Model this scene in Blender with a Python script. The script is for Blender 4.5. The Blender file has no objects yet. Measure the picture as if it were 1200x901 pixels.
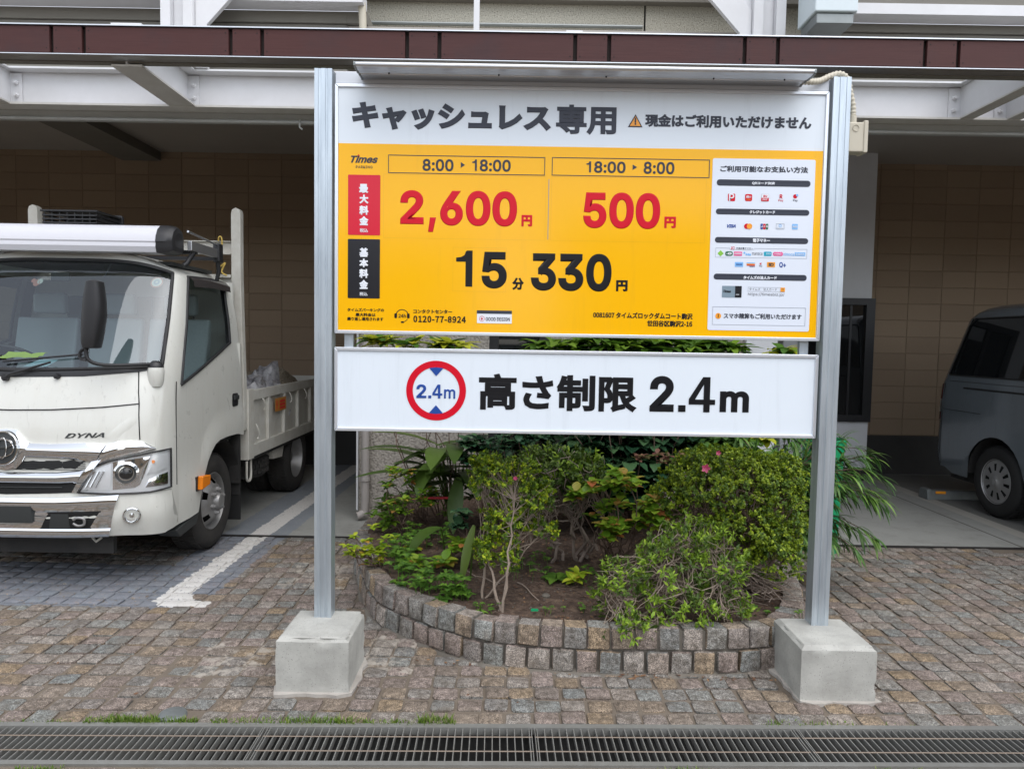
import bpy, bmesh, math, random, os
from mathutils import Vector, Matrix, noise
R_ = math.radians
random.seed(7)
rnd = random.uniform
SC = bpy.context.scene
COL = SC.collection

# ---------------------------------------------------------------- camera
cd = bpy.data.cameras.new('camera'); cam = bpy.data.objects.new('camera', cd); COL.objects.link(cam)
cd.sensor_width = 36; cd.lens = 850 / 1200 * 36; cd.clip_start = 0.05; cd.clip_end = 2000
cam.location = (0, 0, 1.55)
cam.matrix_world = Matrix.Translation((0, 0, 1.55)) @ Matrix.Rotation(R_(90 - 3.4), 4, 'X') @ Matrix.Rotation(0.0165, 4, 'Z')
SC.camera = cam
# ---------------------------------------------------------------- sky, sun, exposure
SUN_EL, SUN_ROT = R_(62), R_(148)          # behind the camera, to the right
W = bpy.data.worlds.new('World'); SC.world = W; W.use_nodes = True
nt = W.node_tree; nt.nodes.clear()
sky = nt.nodes.new('ShaderNodeTexSky'); sky.sky_type = 'NISHITA'; sky.sun_disc = False
sky.sun_elevation = SUN_EL; sky.sun_rotation = SUN_ROT
sky.air_density = 1.0; sky.dust_density = 0.7; sky.ozone_density = 1.0
hs = nt.nodes.new('ShaderNodeHueSaturation'); hs.inputs['Saturation'].default_value = 0.30
bg = nt.nodes.new('ShaderNodeBackground'); bg.inputs['Strength'].default_value = 0.15
wo = nt.nodes.new('ShaderNodeOutputWorld')
nt.links.new(sky.outputs[0], hs.inputs['Color']); nt.links.new(hs.outputs[0], bg.inputs[0]); nt.links.new(bg.outputs[0], wo.inputs[0])
sl = bpy.data.lights.new('sun', 'SUN'); sl.energy = 1.0; sl.angle = R_(65); sl.color = (1, .97, .93)
sun = bpy.data.objects.new('sun', sl); COL.objects.link(sun)
sd = Vector((math.sin(SUN_ROT) * math.cos(SUN_EL), math.cos(SUN_ROT) * math.cos(SUN_EL), math.sin(SUN_EL)))
sun.rotation_euler = sd.to_track_quat('Z', 'Y').to_euler(); sun.location = sd * 20
SC.view_settings.view_transform = 'Standard'; SC.view_settings.look = 'None'
SC.view_settings.exposure = 1.15; SC.view_settings.gamma = 1
SC.cycles.max_bounces = 8; SC.cycles.transparent_max_bounces = 12

# ---------------------------------------------------------------- materials
MATS = {}
def base_mat(name, color=(.5, .5, .5), rough=.6, metal=0., spec=.5):
    m = bpy.data.materials.new(name); m.use_nodes = True; n = m.node_tree
    p = n.nodes['Principled BSDF']
    p.inputs['Base Color'].default_value = (*color, 1); p.inputs['Roughness'].default_value = rough
    p.inputs['Metallic'].default_value = metal; p.inputs['Specular IOR Level'].default_value = spec
    MATS[name] = m
    return m, n, p
def N(n, t, **k):
    x = n.nodes.new(t)
    for a, b in k.items():
        if a.startswith('i_'): x.inputs[a[2:].replace('_', ' ')].default_value = b
        else: setattr(x, a, b)
    return x
def ramp(n, src, stops, interp='LINEAR'):
    r = N(n, 'ShaderNodeValToRGB'); r.color_ramp.interpolation = interp
    e = r.color_ramp.elements
    while len(e) < len(stops): e.new(.5)
    for el, (p, c) in zip(e, stops): el.position = p; el.color = (*c, 1)
    n.links.new(src, r.inputs[0]); return r.outputs[0]
def mixc(n, fac, a, b, mode='MIX'):
    x = N(n, 'ShaderNodeMix', data_type='RGBA', blend_type=mode)
    for v, s in ((fac, 'Factor'), ):
        if hasattr(v, 'is_linked') or hasattr(v, 'links'): n.links.new(v, x.inputs[0])
        else: x.inputs[0].default_value = v
    for v, i in ((a, 6), (b, 7)):
        if isinstance(v, tuple): x.inputs[i].default_value = (*v, 1)
        else: n.links.new(v, x.inputs[i])
    return x.outputs[2]
def math_(n, op, a, b=None, clamp=False):
    x = N(n, 'ShaderNodeMath', operation=op, use_clamp=clamp)
    for i, v in enumerate((a, b)):
        if v is None: continue
        if isinstance(v, (int, float)): x.inputs[i].default_value = v
        else: n.links.new(v, x.inputs[i])
    return x.outputs[0]
def noise_(n, scale, detail=4, rough=.55, vec=None, coord='Object'):
    x = N(n, 'ShaderNodeTexNoise'); x.inputs['Scale'].default_value = scale; x.inputs['Detail'].default_value = detail
    x.inputs['Roughness'].default_value = rough
    if vec is None: vec = N(n, 'ShaderNodeTexCoord').outputs[coord]
    n.links.new(vec, x.inputs['Vector']); return x.outputs['Fac']
def bump_(n, p, h, strength=.3, dist=.01):
    b = N(n, 'ShaderNodeBump'); b.inputs['Strength'].default_value = strength; b.inputs['Distance'].default_value = dist
    n.links.new(h, b.inputs['Height']); n.links.new(b.outputs[0], p.inputs['Normal'])
def scaled(n, sx, sy, sz, coord='Object'):
    m = N(n, 'ShaderNodeMapping'); m.inputs['Scale'].default_value = (sx, sy, sz)
    n.links.new(N(n, 'ShaderNodeTexCoord').outputs[coord], m.inputs[0]); return m.outputs[0]
def dirty(name, color, dark, rough=.5, metal=0., scale=6, amt=.5, bump=.1, bscale=80, vec=None, spec=.5):
    """a colour with blotchy wear toward a second colour"""
    m, n, p = base_mat(name, color, rough, metal, spec)
    v = scaled(n, *vec) if vec else None
    f = noise_(n, scale, 6, .65, v)
    r = ramp(n, f, [(.35, (0, 0, 0)), (.75, (1, 1, 1))])
    g = N(n, 'ShaderNodeRGBToBW'); n.links.new(r, g.inputs[0])
    n.links.new(mixc(n, math_(n, 'MULTIPLY', g.outputs[0], amt), color, dark), p.inputs['Base Color'])
    if bump: bump_(n, p, noise_(n, bscale, 3, .5, v), bump, .004)
    return m
def flat(name, color, rough=.45, metal=0., spec=.5): return base_mat(name, color, rough, metal, spec)[0]

dirty('galvanised', (.56, .62, .67), (.34, .39, .44), .34, .7, 3, .8, .1, 60, (9, 9, .8))
dirty('aluminium', (.62, .63, .65), (.5, .51, .53), .30, .9, 5, .4, .03, 60, (1, 8, 8))
flat('frame_alu', (.72, .75, .80), .28, .6)
def sign_mat(name, col, r=.22):
    m, n, p = base_mat(name, col, r, 0, .3)
    f = noise_(n, 5, 5, .7); n.links.new(math_(n, 'ADD', math_(n, 'MULTIPLY', f, .12), r - .05), p.inputs['Roughness'])
    g = noise_(n, 3, 6, .7)
    st = noise_(n, 1.0, 7, .7, scaled(n, 14, 14, 1.1))
    c0 = mixc(n, math_(n, 'MULTIPLY', g, .14), col, tuple(c * .84 for c in col))
    sr = N(n, 'ShaderNodeMapRange'); sr.inputs['From Min'].default_value = .56; sr.inputs['From Max'].default_value = .80; sr.inputs['To Max'].default_value = .30; n.links.new(st, sr.inputs['Value'])
    n.links.new(mixc(n, sr.outputs[0], c0, tuple(c * .62 + .03 for c in col)), p.inputs['Base Color'])
    bump_(n, p, noise_(n, 2.5, 2), .03, .02)
    return m
sign_mat('sign_white', (.72, .78, .845), .22)
sign_mat('sign_yellow', (.90, .46, .004), .14)
sign_mat('sign_red', (.62, .012, .035), .2)
sign_mat('sign_black', (.018, .018, .022), .22)
flat('print_grey', (.045, .05, .068), .3, 0, .2)
flat('print_black', (.010, .010, .012), .3, 0, .2)
flat('print_red', (.60, .006, .022), .3, 0, .2)
flat('print_blue', (.01, .06, .30), .3)
flat('print_white', (.75, .78, .84), .3)
flat('pay_white', (.70, .75, .84), .25)
flat('print_orange', (.85, .33, .02), .3)
flat('print_teal', (.0, .35, .50), .3)
flat('print_pink', (.75, .08, .28), .3)
flat('print_green', (.22, .50, .05), .3)
flat('print_darkgreen', (.03, .14, .08), .3)
flat('print_sky', (.2, .45, .80), .3)
flat('print_line', (.25, .28, .33), .3)
flat('card_grey', (.20, .27, .33), .3)
flat('plaster_cap', (.60, .63, .68), .5)
flat('beige_plastic', (.50, .46, .37), .5)
flat('black_plastic', (.016, .016, .018), .45)
flat('rubber', (.012, .012, .012), .7)
flat('chrome', (.78, .79, .80), .06, 1.)
flat('amber', (.8, .22, .01), .2)
flat('red_lens', (.35, .01, .01), .15)
flat('yellow_rope', (.6, .42, .1), .8)
flat('lime_cloth', (.45, .6, .05), .8)
flat('paper_blue', (.3, .45, .5), .7)
flat('dark_hole', (.006, .006, .006), .8)
flat('door_seal', (.012, .012, .013), .6)
flat('seat_grey', (.32, .35, .36), .22)
flat('trim_dark', (.03, .033, .033), .6)
flat('visor_smoke', (.045, .04, .04), .12)
flat('green_plastic', (.01, .30, .12), .4)
flat('red_plastic', (.55, .03, .05), .4)
flat('lens_glass_in', (.72, .74, .76), .28, .35)
flat('wood_core', (.02, .012, .010), .8)

def concrete(name, c1, c2, pits=True, bump=.35):
    m, n, p = base_mat(name, c1, .85)
    a = noise_(n, 7, 8, .65); b = noise_(n, 55, 6, .7)
    c = mixc(n, ramp(n, a, [(.38, (0, 0, 0)), (.66, (1, 1, 1))]), c1, c2)
    c = mixc(n, ramp(n, noise_(n, 3.1, 7, .7, scaled(n, 3, 3, .7)), [(.56, (0, 0, 0)), (.72, (.45, .45, .45))]), c, tuple(x * .6 for x in c1))
    c = mixc(n, math_(n, 'MULTIPLY', b, .35), c, tuple(x * .55 for x in c1))
    if pits:
        v = N(n, 'ShaderNodeTexVoronoi', feature='F1'); v.inputs['Scale'].default_value = 95
        n.links.new(N(n, 'ShaderNodeTexCoord').outputs['Object'], v.inputs['Vector'])
        pm = ramp(n, math_(n, 'ADD', v.outputs['Distance'], math_(n, 'MULTIPLY', a, .25)), [(.23, (0, 0, 0)), (.29, (1, 1, 1))])
        c = mixc(n, pm, tuple(x * .35 for x in c1), c)
    n.links.new(c, p.inputs['Base Color']); bump_(n, p, b, bump, .004)
    return m
concrete('concrete', (.46, .455, .42), (.33, .325, .30))
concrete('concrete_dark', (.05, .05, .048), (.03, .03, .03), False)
concrete('mortar_pale', (.46, .43, .39), (.34, .31, .28), False)
concrete('mortar', (.17, .15, .125), (.10, .088, .072), False)

# granite: one random tone per stone
def granite(name, val=1.0, paint=False):
    m, n, p = base_mat(name, (.3, .28, .26), .8)
    geo = N(n, 'ShaderNodeNewGeometry'); oi = N(n, 'ShaderNodeObjectInfo')
    r = math_(n, 'FRACT', math_(n, 'ADD', math_(n, 'MULTIPLY', geo.outputs['Random Per Island'], 7.31), oi.outputs['Random']))
    tone = ramp(n, r, [(0, (0.210 * val, 0.172 * val, 0.156 * val)), (.22, (0.186 * val, 0.151 * val, 0.133 * val)), (.36, (0.147 * val, 0.156 * val, 0.153 * val)), (.52, (0.235 * val, 0.206 * val, 0.182 * val)),
                       (.68, (0.166 * val, 0.175 * val, 0.168 * val)), (.80, (0.205 * val, 0.175 * val, 0.153 * val)), (.91, (0.215 * val, 0.161 * val, 0.103 * val)), (1, (0.156 * val, 0.131 * val, 0.114 * val))])
    pos = geo.outputs['Position']
    s = noise_(n, 210, 2, .6, pos)
    sp = ramp(n, s, [(.34, (.35, .34, .33)), (.5, (1, 1, 1)), (.66, (1.8, 1.75, 1.7))])
    c = mixc(n, 1., tone, sp, 'MULTIPLY')
    d = noise_(n, 9, 6, .7, pos)
    dr = ramp(n, d, [(.42, (0, 0, 0)), (.68, (.7, .7, .7))])
    c = mixc(n, dr, c, (.115, .092, .072))
    w2 = ramp(n, noise_(n, 38, 6, .75, pos), [(.40, (.55, .53, .50)), (.55, (1, 1, 1)), (.68, (1.35, 1.32, 1.28))])
    c = mixc(n, 1., c, w2, 'MULTIPLY')
    mort = ramp(n, noise_(n, 2.3, 4, .6, pos), [(.60, (0, 0, 0)), (.74, (.40, .40, .40))])
    c = mixc(n, mort, c, (.24 * val, .20 * val, .155 * val))
    if paint: c = paint_nodes(n, c, pos)
    n.links.new(c, p.inputs['Base Color'])
    bump_(n, p, math_(n, 'ADD', s, math_(n, 'MULTIPLY', noise_(n, 45, 4, .6, pos), 1.6)), .6, .006)
    return m

def ramp2(n, v, a, b):
    m_ = N(n, 'ShaderNodeMapRange'); m_.inputs['From Min'].default_value = a; m_.inputs['From Max'].default_value = b
    m_.inputs['To Max'].default_value = .75; n.links.new(v, m_.inputs['Value']); return m_.outputs[0]
def paint_nodes(n, c, pos):
    """worn road paint printed over the bay floor: a white line with a hook and blue-grey fields beside it"""
    sx = N(n, 'ShaderNodeSeparateXYZ'); n.links.new(pos, sx.inputs[0])
    wob = math_(n, 'MULTIPLY', math_(n, 'SUBTRACT', noise_(n, 14, 5, .7, pos), .5), .09)
    X = math_(n, 'ADD', sx.outputs[0], wob)
    Y = math_(n, 'ADD', sx.outputs[1], wob)
    def rng(v, a, b): return math_(n, 'MULTIPLY', math_(n, 'GREATER_THAN', v, a), math_(n, 'LESS_THAN', v, b))
    # edge of the line drifts a little with distance
    xd = math_(n, 'SUBTRACT', X, math_(n, 'MULTIPLY', math_(n, 'SUBTRACT', Y, 4.3), .030))
    wear = math_(n, 'GREATER_THAN', noise_(n, 30, 6, .75, pos), .41)
    blue = math_(n, 'MULTIPLY', rng(X, -5.2, -2.06), rng(Y, 4.07, 4.85))
    blue2 = math_(n, 'MULTIPLY', rng(xd, -2.30, -1.78), rng(Y, 4.30, 9.0))
    blue3 = math_(n, 'MULTIPLY', rng(X, -2.3, -1.90), rng(Y, 4.07, 4.5))
    bm = math_(n, 'MAXIMUM', math_(n, 'MAXIMUM', blue, blue2), blue3)
    white = math_(n, 'MULTIPLY', rng(xd, -2.08, -1.92), rng(Y, 4.2, 9.0))
    def disc(cx, cy, r):
        a = math_(n, 'SUBTRACT', X, cx); b = math_(n, 'SUBTRACT', Y, cy)
        return math_(n, 'LESS_THAN', math_(n, 'ADD', math_(n, 'MULTIPLY', a, a), math_(n, 'MULTIPLY', b, b)), r * r)
    hook = math_(n, 'MULTIPLY', rng(X, -1.98, -1.745), rng(Y, 4.10, 4.20))
    cor = disc(-1.975, 4.205, .105)
    wm = math_(n, 'MAXIMUM', math_(n, 'MAXIMUM', white, hook), cor)
    c = mixc(n, math_(n, 'MULTIPLY', math_(n, 'MULTIPLY', bm, wear), .70), c, (.17, .195, .235))
    c = mixc(n, math_(n, 'MULTIPLY', math_(n, 'MULTIPLY', wm, math_(n, 'GREATER_THAN', noise_(n, 40, 6, .8, pos), .40)), .9), c, (.60, .58, .55))
    # pale mortar smears left of the foot block and further back
    sm = math_(n, 'MAXIMUM', math_(n, 'MULTIPLY', rng(X, -1.50, -1.0), rng(Y, 3.25, 3.62)), math_(n, 'MULTIPLY', rng(X, -1.46, -1.02), rng(Y, 4.40, 4.95)))
    sm = math_(n, 'MAXIMUM', sm, math_(n, 'MULTIPLY', rng(X, -.70, -.45), rng(Y, 3.3, 3.75)))
    c = mixc(n, math_(n, 'MULTIPLY', sm, ramp2(n, noise_(n, 11, 7, .75, pos), .50, .58)), c, (.40, .36, .31))
    return c
granite('granite_paving', 1.2, True)
granite('granite_curb', 1.4)

m, n, p = base_mat('joint_sand', (.12, .09, .065), .95)
geo = N(n, 'ShaderNodeNewGeometry')
c = mixc(n, noise_(n, 6, 8, .7, geo.outputs['Position']), (.115, .092, .070), (.19, .155, .12))
n.links.new(paint_nodes(n, c, geo.outputs['Position']), p.inputs['Base Color'])
bump_(n, p, noise_(n, 120, 4, .7, geo.outputs['Position']), .7, .006)

m, n, p = base_mat('garage_floor', (.3, .3, .28), .7)
geo = N(n, 'ShaderNodeNewGeometry'); pos = geo.outputs['Position']
c = mixc(n, noise_(n, 1.6, 8, .65, pos), (.21, .215, .20), (.33, .33, .31))
c = mixc(n, ramp(n, noise_(n, 5, 8, .7, pos), [(.5, (0, 0, 0)), (.75, (.6, .6, .6))]), c, (.15, .14, .125))
sx = N(n, 'ShaderNodeSeparateXYZ'); n.links.new(pos, sx.inputs[0])
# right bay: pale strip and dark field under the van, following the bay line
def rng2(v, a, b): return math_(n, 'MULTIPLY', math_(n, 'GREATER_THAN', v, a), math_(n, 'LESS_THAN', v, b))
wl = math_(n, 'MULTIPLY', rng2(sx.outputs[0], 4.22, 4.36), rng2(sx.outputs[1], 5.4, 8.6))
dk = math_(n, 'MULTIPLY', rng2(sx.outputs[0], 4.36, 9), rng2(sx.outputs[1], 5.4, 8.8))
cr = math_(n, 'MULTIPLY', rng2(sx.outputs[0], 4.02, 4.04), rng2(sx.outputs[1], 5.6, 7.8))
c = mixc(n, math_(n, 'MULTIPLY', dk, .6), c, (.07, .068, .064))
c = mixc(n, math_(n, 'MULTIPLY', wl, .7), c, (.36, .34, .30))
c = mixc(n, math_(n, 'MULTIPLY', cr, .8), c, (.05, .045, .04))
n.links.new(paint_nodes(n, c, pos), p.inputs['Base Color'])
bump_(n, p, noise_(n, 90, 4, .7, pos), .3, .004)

# building skins
m, n, p = base_mat('block', (.3, .22, .15), .9)
oi = N(n, 'ShaderNodeObjectInfo'); geo = N(n, 'ShaderNodeNewGeometry')
rr = math_(n, 'FRACT', math_(n, 'ADD', oi.outputs['Random'], geo.outputs['Random Per Island']))
c = mixc(n, rr, (.285, .212, .145), (.345, .26, .18))
c = mixc(n, math_(n, 'MULTIPLY', noise_(n, 60, 6, .7, geo.outputs['Position']), .4), c, (.18, .125, .085))
n.links.new(c, p.inputs['Base Color']); bump_(n, p, noise_(n, 140, 4, .6, geo.outputs['Position']), .5, .005)
flat('block_joint', (.25, .185, .127), .95)
flat('plate_orange', (.50, .22, .04), .5)
flat('sticker_dull', (.35, .14, .10), .6)
flat('sticker_pale', (.42, .45, .40), .6)
flat('rust_steel', (.24, .19, .15), .6, .3)
def stucco(name, c1, c2, scale, strength):
    m, n, p = base_mat(name, c1, .95)
    v = N(n, 'ShaderNodeTexVoronoi', feature='SMOOTH_F1'); v.inputs['Scale'].default_value = scale
    n.links.new(N(n, 'ShaderNodeTexCoord').outputs['Object'], v.inputs['Vector'])
    a = noise_(n, scale * .7, 5, .6); h = math_(n, 'ADD', v.outputs['Distance'], a)
    n.links.new(mixc(n, ramp(n, h, [(.45, (0, 0, 0)), (1.1, (1, 1, 1))]), c2, c1), p.inputs['Base Color'])
    bump_(n, p, h, strength, .02); return m
stucco('stucco_rough', (.36, .33, .29), (.19, .17, .15), 60, .5)
stucco('stucco_fine', (.42, .41, .36), (.27, .26, .22), 70, .6)
m, n, p = base_mat('exposed_aggregate', (.3, .29, .25), .9)
s = noise_(n, 95, 3, .7)
c = ramp(n, s, [(.33, (.06, .055, .05)), (.42, (.36, .345, .29)), (.6, (.48, .46, .39)), (.72, (.65, .63, .57))], 'LINEAR')
n.links.new(c, p.inputs['Base Color']); bump_(n, p, s, .6, .006)
dirty('white_steel', (.68, .68, .70), (.52, .52, .52), .45, 0, 3, .5, .05, 40)
dirty('white_flange', (.62, .61, .58), (.48, .46, .43), .6, 0, 8, .6, .05, 60)
dirty('ceiling_board', (.40, .375, .34), (.34, .31, .28), .8, 0, 2, .5, 0)
dirty('soffit_board', (.19, .18, .155), (.14, .13, .115), .8, 0, 3, .5, 0)
dirty('dark_base', (.022, .021, .020), (.04, .038, .035), .6, 0, 4, .5, 0)
dirty('rail_zinc', (.50, .52, .51), (.40, .42, .41), .4, .2, 8, .5, .05)
dirty('grate_steel', (.30, .30, .285), (.22, .21, .19), .45, .5, 12, .7, .1, 90)
dirty('grey_metal', (.24, .26, .26), (.17, .18, .18), .45, .6, 8, .5, .05)
dirty('white_wall', (.64, .65, .67), (.55, .55, .56), .7, 0, 3, .5, .1)
dirty('ac_panel', (.60, .67, .70), (.50, .57, .60), .5, 0, 3, .5, .02)
dirty('dark_tile', (.03, .028, .027), (.05, .046, .044), .35, 0, 5, .5, 0)
dirty('pipe_grey', (.36, .33, .31), (.28, .26, .24), .5, 0, 6, .4, 0)
# stained wood plank with grain along its length
m, n, p = base_mat('stained_wood', (.09, .035, .03), .65, 0, .3)
oi = N(n, 'ShaderNodeObjectInfo'); v = scaled(n, 1.2, 8, 34)
g = noise_(n, 3.0, 8, .7, v)
c = mixc(n, g, (.040, .014, .014), (.088, .034, .032))
c = mixc(n, math_(n, 'MULTIPLY', oi.outputs['Random'], .5), c, (.075, .022, .018))
c = mixc(n, ramp(n, noise_(n, 2.2, 6, .7), [(.5, (0, 0, 0)), (.8, (.7, .7, .7))]), c, (.040, .026, .030))
n.links.new(c, p.inputs['Base Color']); bump_(n, p, g, .25, .004)
# vehicles
def paintmat(name, col, dirt, rough=.28):
    m, n, p = base_mat(name, col, rough)
    p.inputs['Coat Weight'].default_value = .5; p.inputs['Coat Roughness'].default_value = .08
    d = ramp(n, noise_(n, 4, 8, .7, scaled(n, 3, 3, 1)), [(.45, (0, 0, 0)), (.8, (1, 1, 1))])
    bw = N(n, 'ShaderNodeRGBToBW'); n.links.new(d, bw.inputs[0])
    c0 = mixc(n, math_(n, 'MULTIPLY', bw.outputs[0], .45), col, dirt)
    sr = N(n, 'ShaderNodeMapRange'); sr.inputs['From Min'].default_value = .60; sr.inputs['From Max'].default_value = .74; sr.inputs['To Max'].default_value = .38
    n.links.new(noise_(n, 1.0, 6, .65, scaled(n, 46, 46, 2.2)), sr.inputs['Value'])
    n.links.new(mixc(n, sr.outputs[0], c0, tuple(c * .45 for c in dirt)), p.inputs['Base Color'])
    n.links.new(math_(n, 'ADD', math_(n, 'MULTIPLY', noise_(n, 7, 6, .7), .25), rough - .1), p.inputs['Roughness'])
    return m
paintmat('truck_white', (.62, .62, .575), (.55, .53, .47))
dirty('bed_white', (.58, .57, .52), (.36, .32, .26), .6, 0, 7, .6, .1, 50)
paintmat('van_grey', (.118, .136, .152), (.10, .116, .13), .18)
dirty('tyre', (.022, .021, .020), (.06, .052, .045), .85, 0, 9, .5, .3, 60)
dirty('wheel_silver', (.36, .36, .36), (.20, .18, .16), .45, .6, 8, .6, .05)
dirty('underbody', (.014, .014, .014), (.05, .045, .04), .8, 0, 8, .5, .1)
flat('awning_white', (.62, .62, .66), .35)
m, n, p = base_mat('pane_glass', (.75, .85, .85), .02); p.inputs['IOR'].default_value = 1.5
tr = N(n, 'ShaderNodeBsdfTransparent'); tr.inputs[0].default_value = (.60, .68, .68, 1)
gl = N(n, 'ShaderNodeBsdfGlossy'); gl.inputs['Roughness'].default_value = .02; gl.inputs[0].default_value = (.9, .95, 1, 1)
ms = N(n, 'ShaderNodeMixShader')
def schlick(n, k):
    lw = N(n, 'ShaderNodeLayerWeight'); lw.inputs['Blend'].default_value = .5
    return math_(n, 'MULTIPLY', math_(n, 'ADD', math_(n, 'MULTIPLY', math_(n, 'POWER', lw.outputs['Facing'], 5.), .95), .043), k, True)
n.links.new(schlick(n, 2.2), ms.inputs[0]); n.links.new(tr.outputs[0], ms.inputs[1]); n.links.new(gl.outputs[0], ms.inputs[2])
n.links.new(ms.outputs[0], n.nodes['Material Output'].inputs[0])
m, n, p = base_mat('tinted_glass', (.008, .009, .010), .03)
m, n, p = base_mat('clear_cover', (.9, .9, .9), .02)
tr = N(n, 'ShaderNodeBsdfTransparent'); gl = N(n, 'ShaderNodeBsdfGlossy'); gl.inputs['Roughness'].default_value = .02
ms = N(n, 'ShaderNodeMixShader')
n.links.new(schlick(n, 1.4), ms.inputs[0]); n.links.new(tr.outputs[0], ms.inputs[1]); n.links.new(gl.outputs[0], ms.inputs[2])
n.links.new(ms.outputs[0], n.nodes['Material Output'].inputs[0])
m, n, p = base_mat('plastic_bag', (.42, .42, .45), .15); p.inputs['Coat Weight'].default_value = .6
n.links.new(ramp(n, noise_(n, 9, 6, .7), [(.35, (.18, .18, .2)), (.65, (.6, .6, .62))]), p.inputs['Base Color']); bump_(n, p, noise_(n, 14, 5, .6), .8, .03)
m, n, p = base_mat('gravel_tan', (.4, .33, .24), .95); f = noise_(n, 60, 4, .7)
n.links.new(ramp(n, f, [(.3, (.12, .10, .07)), (.6, (.45, .38, .28))]), p.inputs['Base Color']); bump_(n, p, f, 1, .03)

def leafmat(name, stops, rough=.45, trans=.35, spec=.4):
    m, n, p = base_mat(name, (.1, .2, .05), rough, 0, spec)
    geo = N(n, 'ShaderNodeNewGeometry'); oi = N(n, 'ShaderNodeObjectInfo')
    r = math_(n, 'FRACT', math_(n, 'ADD', geo.outputs['Random Per Island'], oi.outputs['Random']))
    c = ramp(n, r, stops)
    n.links.new(c, p.inputs['Base Color'])
    t = N(n, 'ShaderNodeBsdfTranslucent'); n.links.new(c, t.inputs[0]); x = N(n, 'ShaderNodeMixShader'); x.inputs[0].default_value = trans
    n.links.new(p.outputs[0], x.inputs[1]); n.links.new(t.outputs[0], x.inputs[2]); n.links.new(x.outputs[0], n.nodes['Material Output'].inputs[0])
    return m
leafmat('leaf_box_bright', [(0, (0.105, 0.173, 0.012)), (.5, (0.209, 0.333, 0.017)), (.8, (0.448, 0.568, 0.025)), (1, (0.673, 0.665, 0.051))])
leafmat('leaf_box_dark', [(0, (0.045, 0.086, 0.012)), (.6, (0.098, 0.173, 0.019)), (1, (0.179, 0.284, 0.025))])
leafmat('leaf_box_olive', [(0, (0.090, 0.148, 0.012)), (.5, (0.194, 0.284, 0.017)), (.8, (0.329, 0.432, 0.025)), (1, (0.448, 0.543, 0.038))])
leafmat('leaf_azalea', [(0, (0.105, 0.185, 0.015)), (.5, (0.194, 0.321, 0.025)), (1, (0.329, 0.469, 0.042))])
leafmat('leaf_azalea_dark', [(0, (0.038, 0.074, 0.012)), (.6, (0.083, 0.148, 0.021)), (1, (0.149, 0.210, 0.034))])
leafmat('leaf_glossy', [(0, (0.018, 0.058, 0.029)), (.6, (0.039, 0.098, 0.046)), (1, (0.078, 0.156, 0.065))], .25, .1, .6)
leafmat('leaf_broad', [(0, (0.053, 0.099, 0.017)), (.6, (0.083, 0.148, 0.025)), (1, (0.149, 0.210, 0.042))], .35, .2)
leafmat('leaf_nandina', [(0, (0.120, 0.247, 0.017)), (.5, (0.194, 0.346, 0.025)), (.75, (0.359, 0.445, 0.042)), (.88, (0.478, 0.321, 0.076)), (1, (0.523, 0.148, 0.059))])
leafmat('leaf_yellowgreen', [(0, (0.239, 0.370, 0.017)), (.6, (0.389, 0.494, 0.034)), (.9, (0.538, 0.593, 0.051)), (1, (0.598, 0.247, 0.059))])
leafmat('leaf_weed', [(0, (0.060, 0.148, 0.021)), (.6, (0.120, 0.247, 0.034)), (1, (0.194, 0.346, 0.042))])
leafmat('leaf_willow', [(0, (0.045, 0.111, 0.025)), (.6, (0.083, 0.185, 0.038)), (1, (0.164, 0.272, 0.051))], .4, .2)
leafmat('leaf_reddish', [(0, (0.117, 0.156, 0.039)), (.4, (0.182, 0.104, 0.065)), (.8, (0.325, 0.130, 0.104)), (1, (0.156, 0.208, 0.052))])
leafmat('leaf_nandina_dark', [(0, (0.045, 0.111, 0.012)), (.5, (0.090, 0.185, 0.017)), (1, (0.194, 0.321, 0.025))])
leafmat('leaf_variegated', [(0, (.04, .12, .02)), (.4, (.09, .2, .02)), (.55, (.5, .55, .04)), (1, (.62, .60, .06))])
leafmat('leaf_dead', [(0, (.10, .05, .03)), (.6, (.17, .09, .05)), (1, (.28, .17, .09))], .8, .1)
leafmat('grass_tuft', [(0, (.08, .15, .02)), (.6, (.14, .24, .03)), (1, (.26, .30, .07))])
leafmat('petal_pink', [(0, (.75, .08, .25)), (1, (.85, .2, .35))], .6, .3)
dirty('bark_grey', (.30, .24, .20), (.17, .13, .10), .9, 0, 30, .7, .4, 150)
dirty('bark_pale', (.30, .24, .19), (.20, .15, .12), .9, 0, 30, .7, .4, 150)
dirty('bark_brown', (.15, .10, .075), (.09, .06, .045), .9, 0, 30, .7, .4, 150)
m, n, p = base_mat('soil', (.06, .04, .03), .98)
f = noise_(n, 22, 8, .75)
n.links.new(ramp(n, f, [(.3, (.03, .019, .013)), (.5, (.095, .060, .042)), (.70, (.21, .145, .10))]), p.inputs['Base Color']); bump_(n, p, noise_(n, 70, 6, .75), 1, .015)

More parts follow.
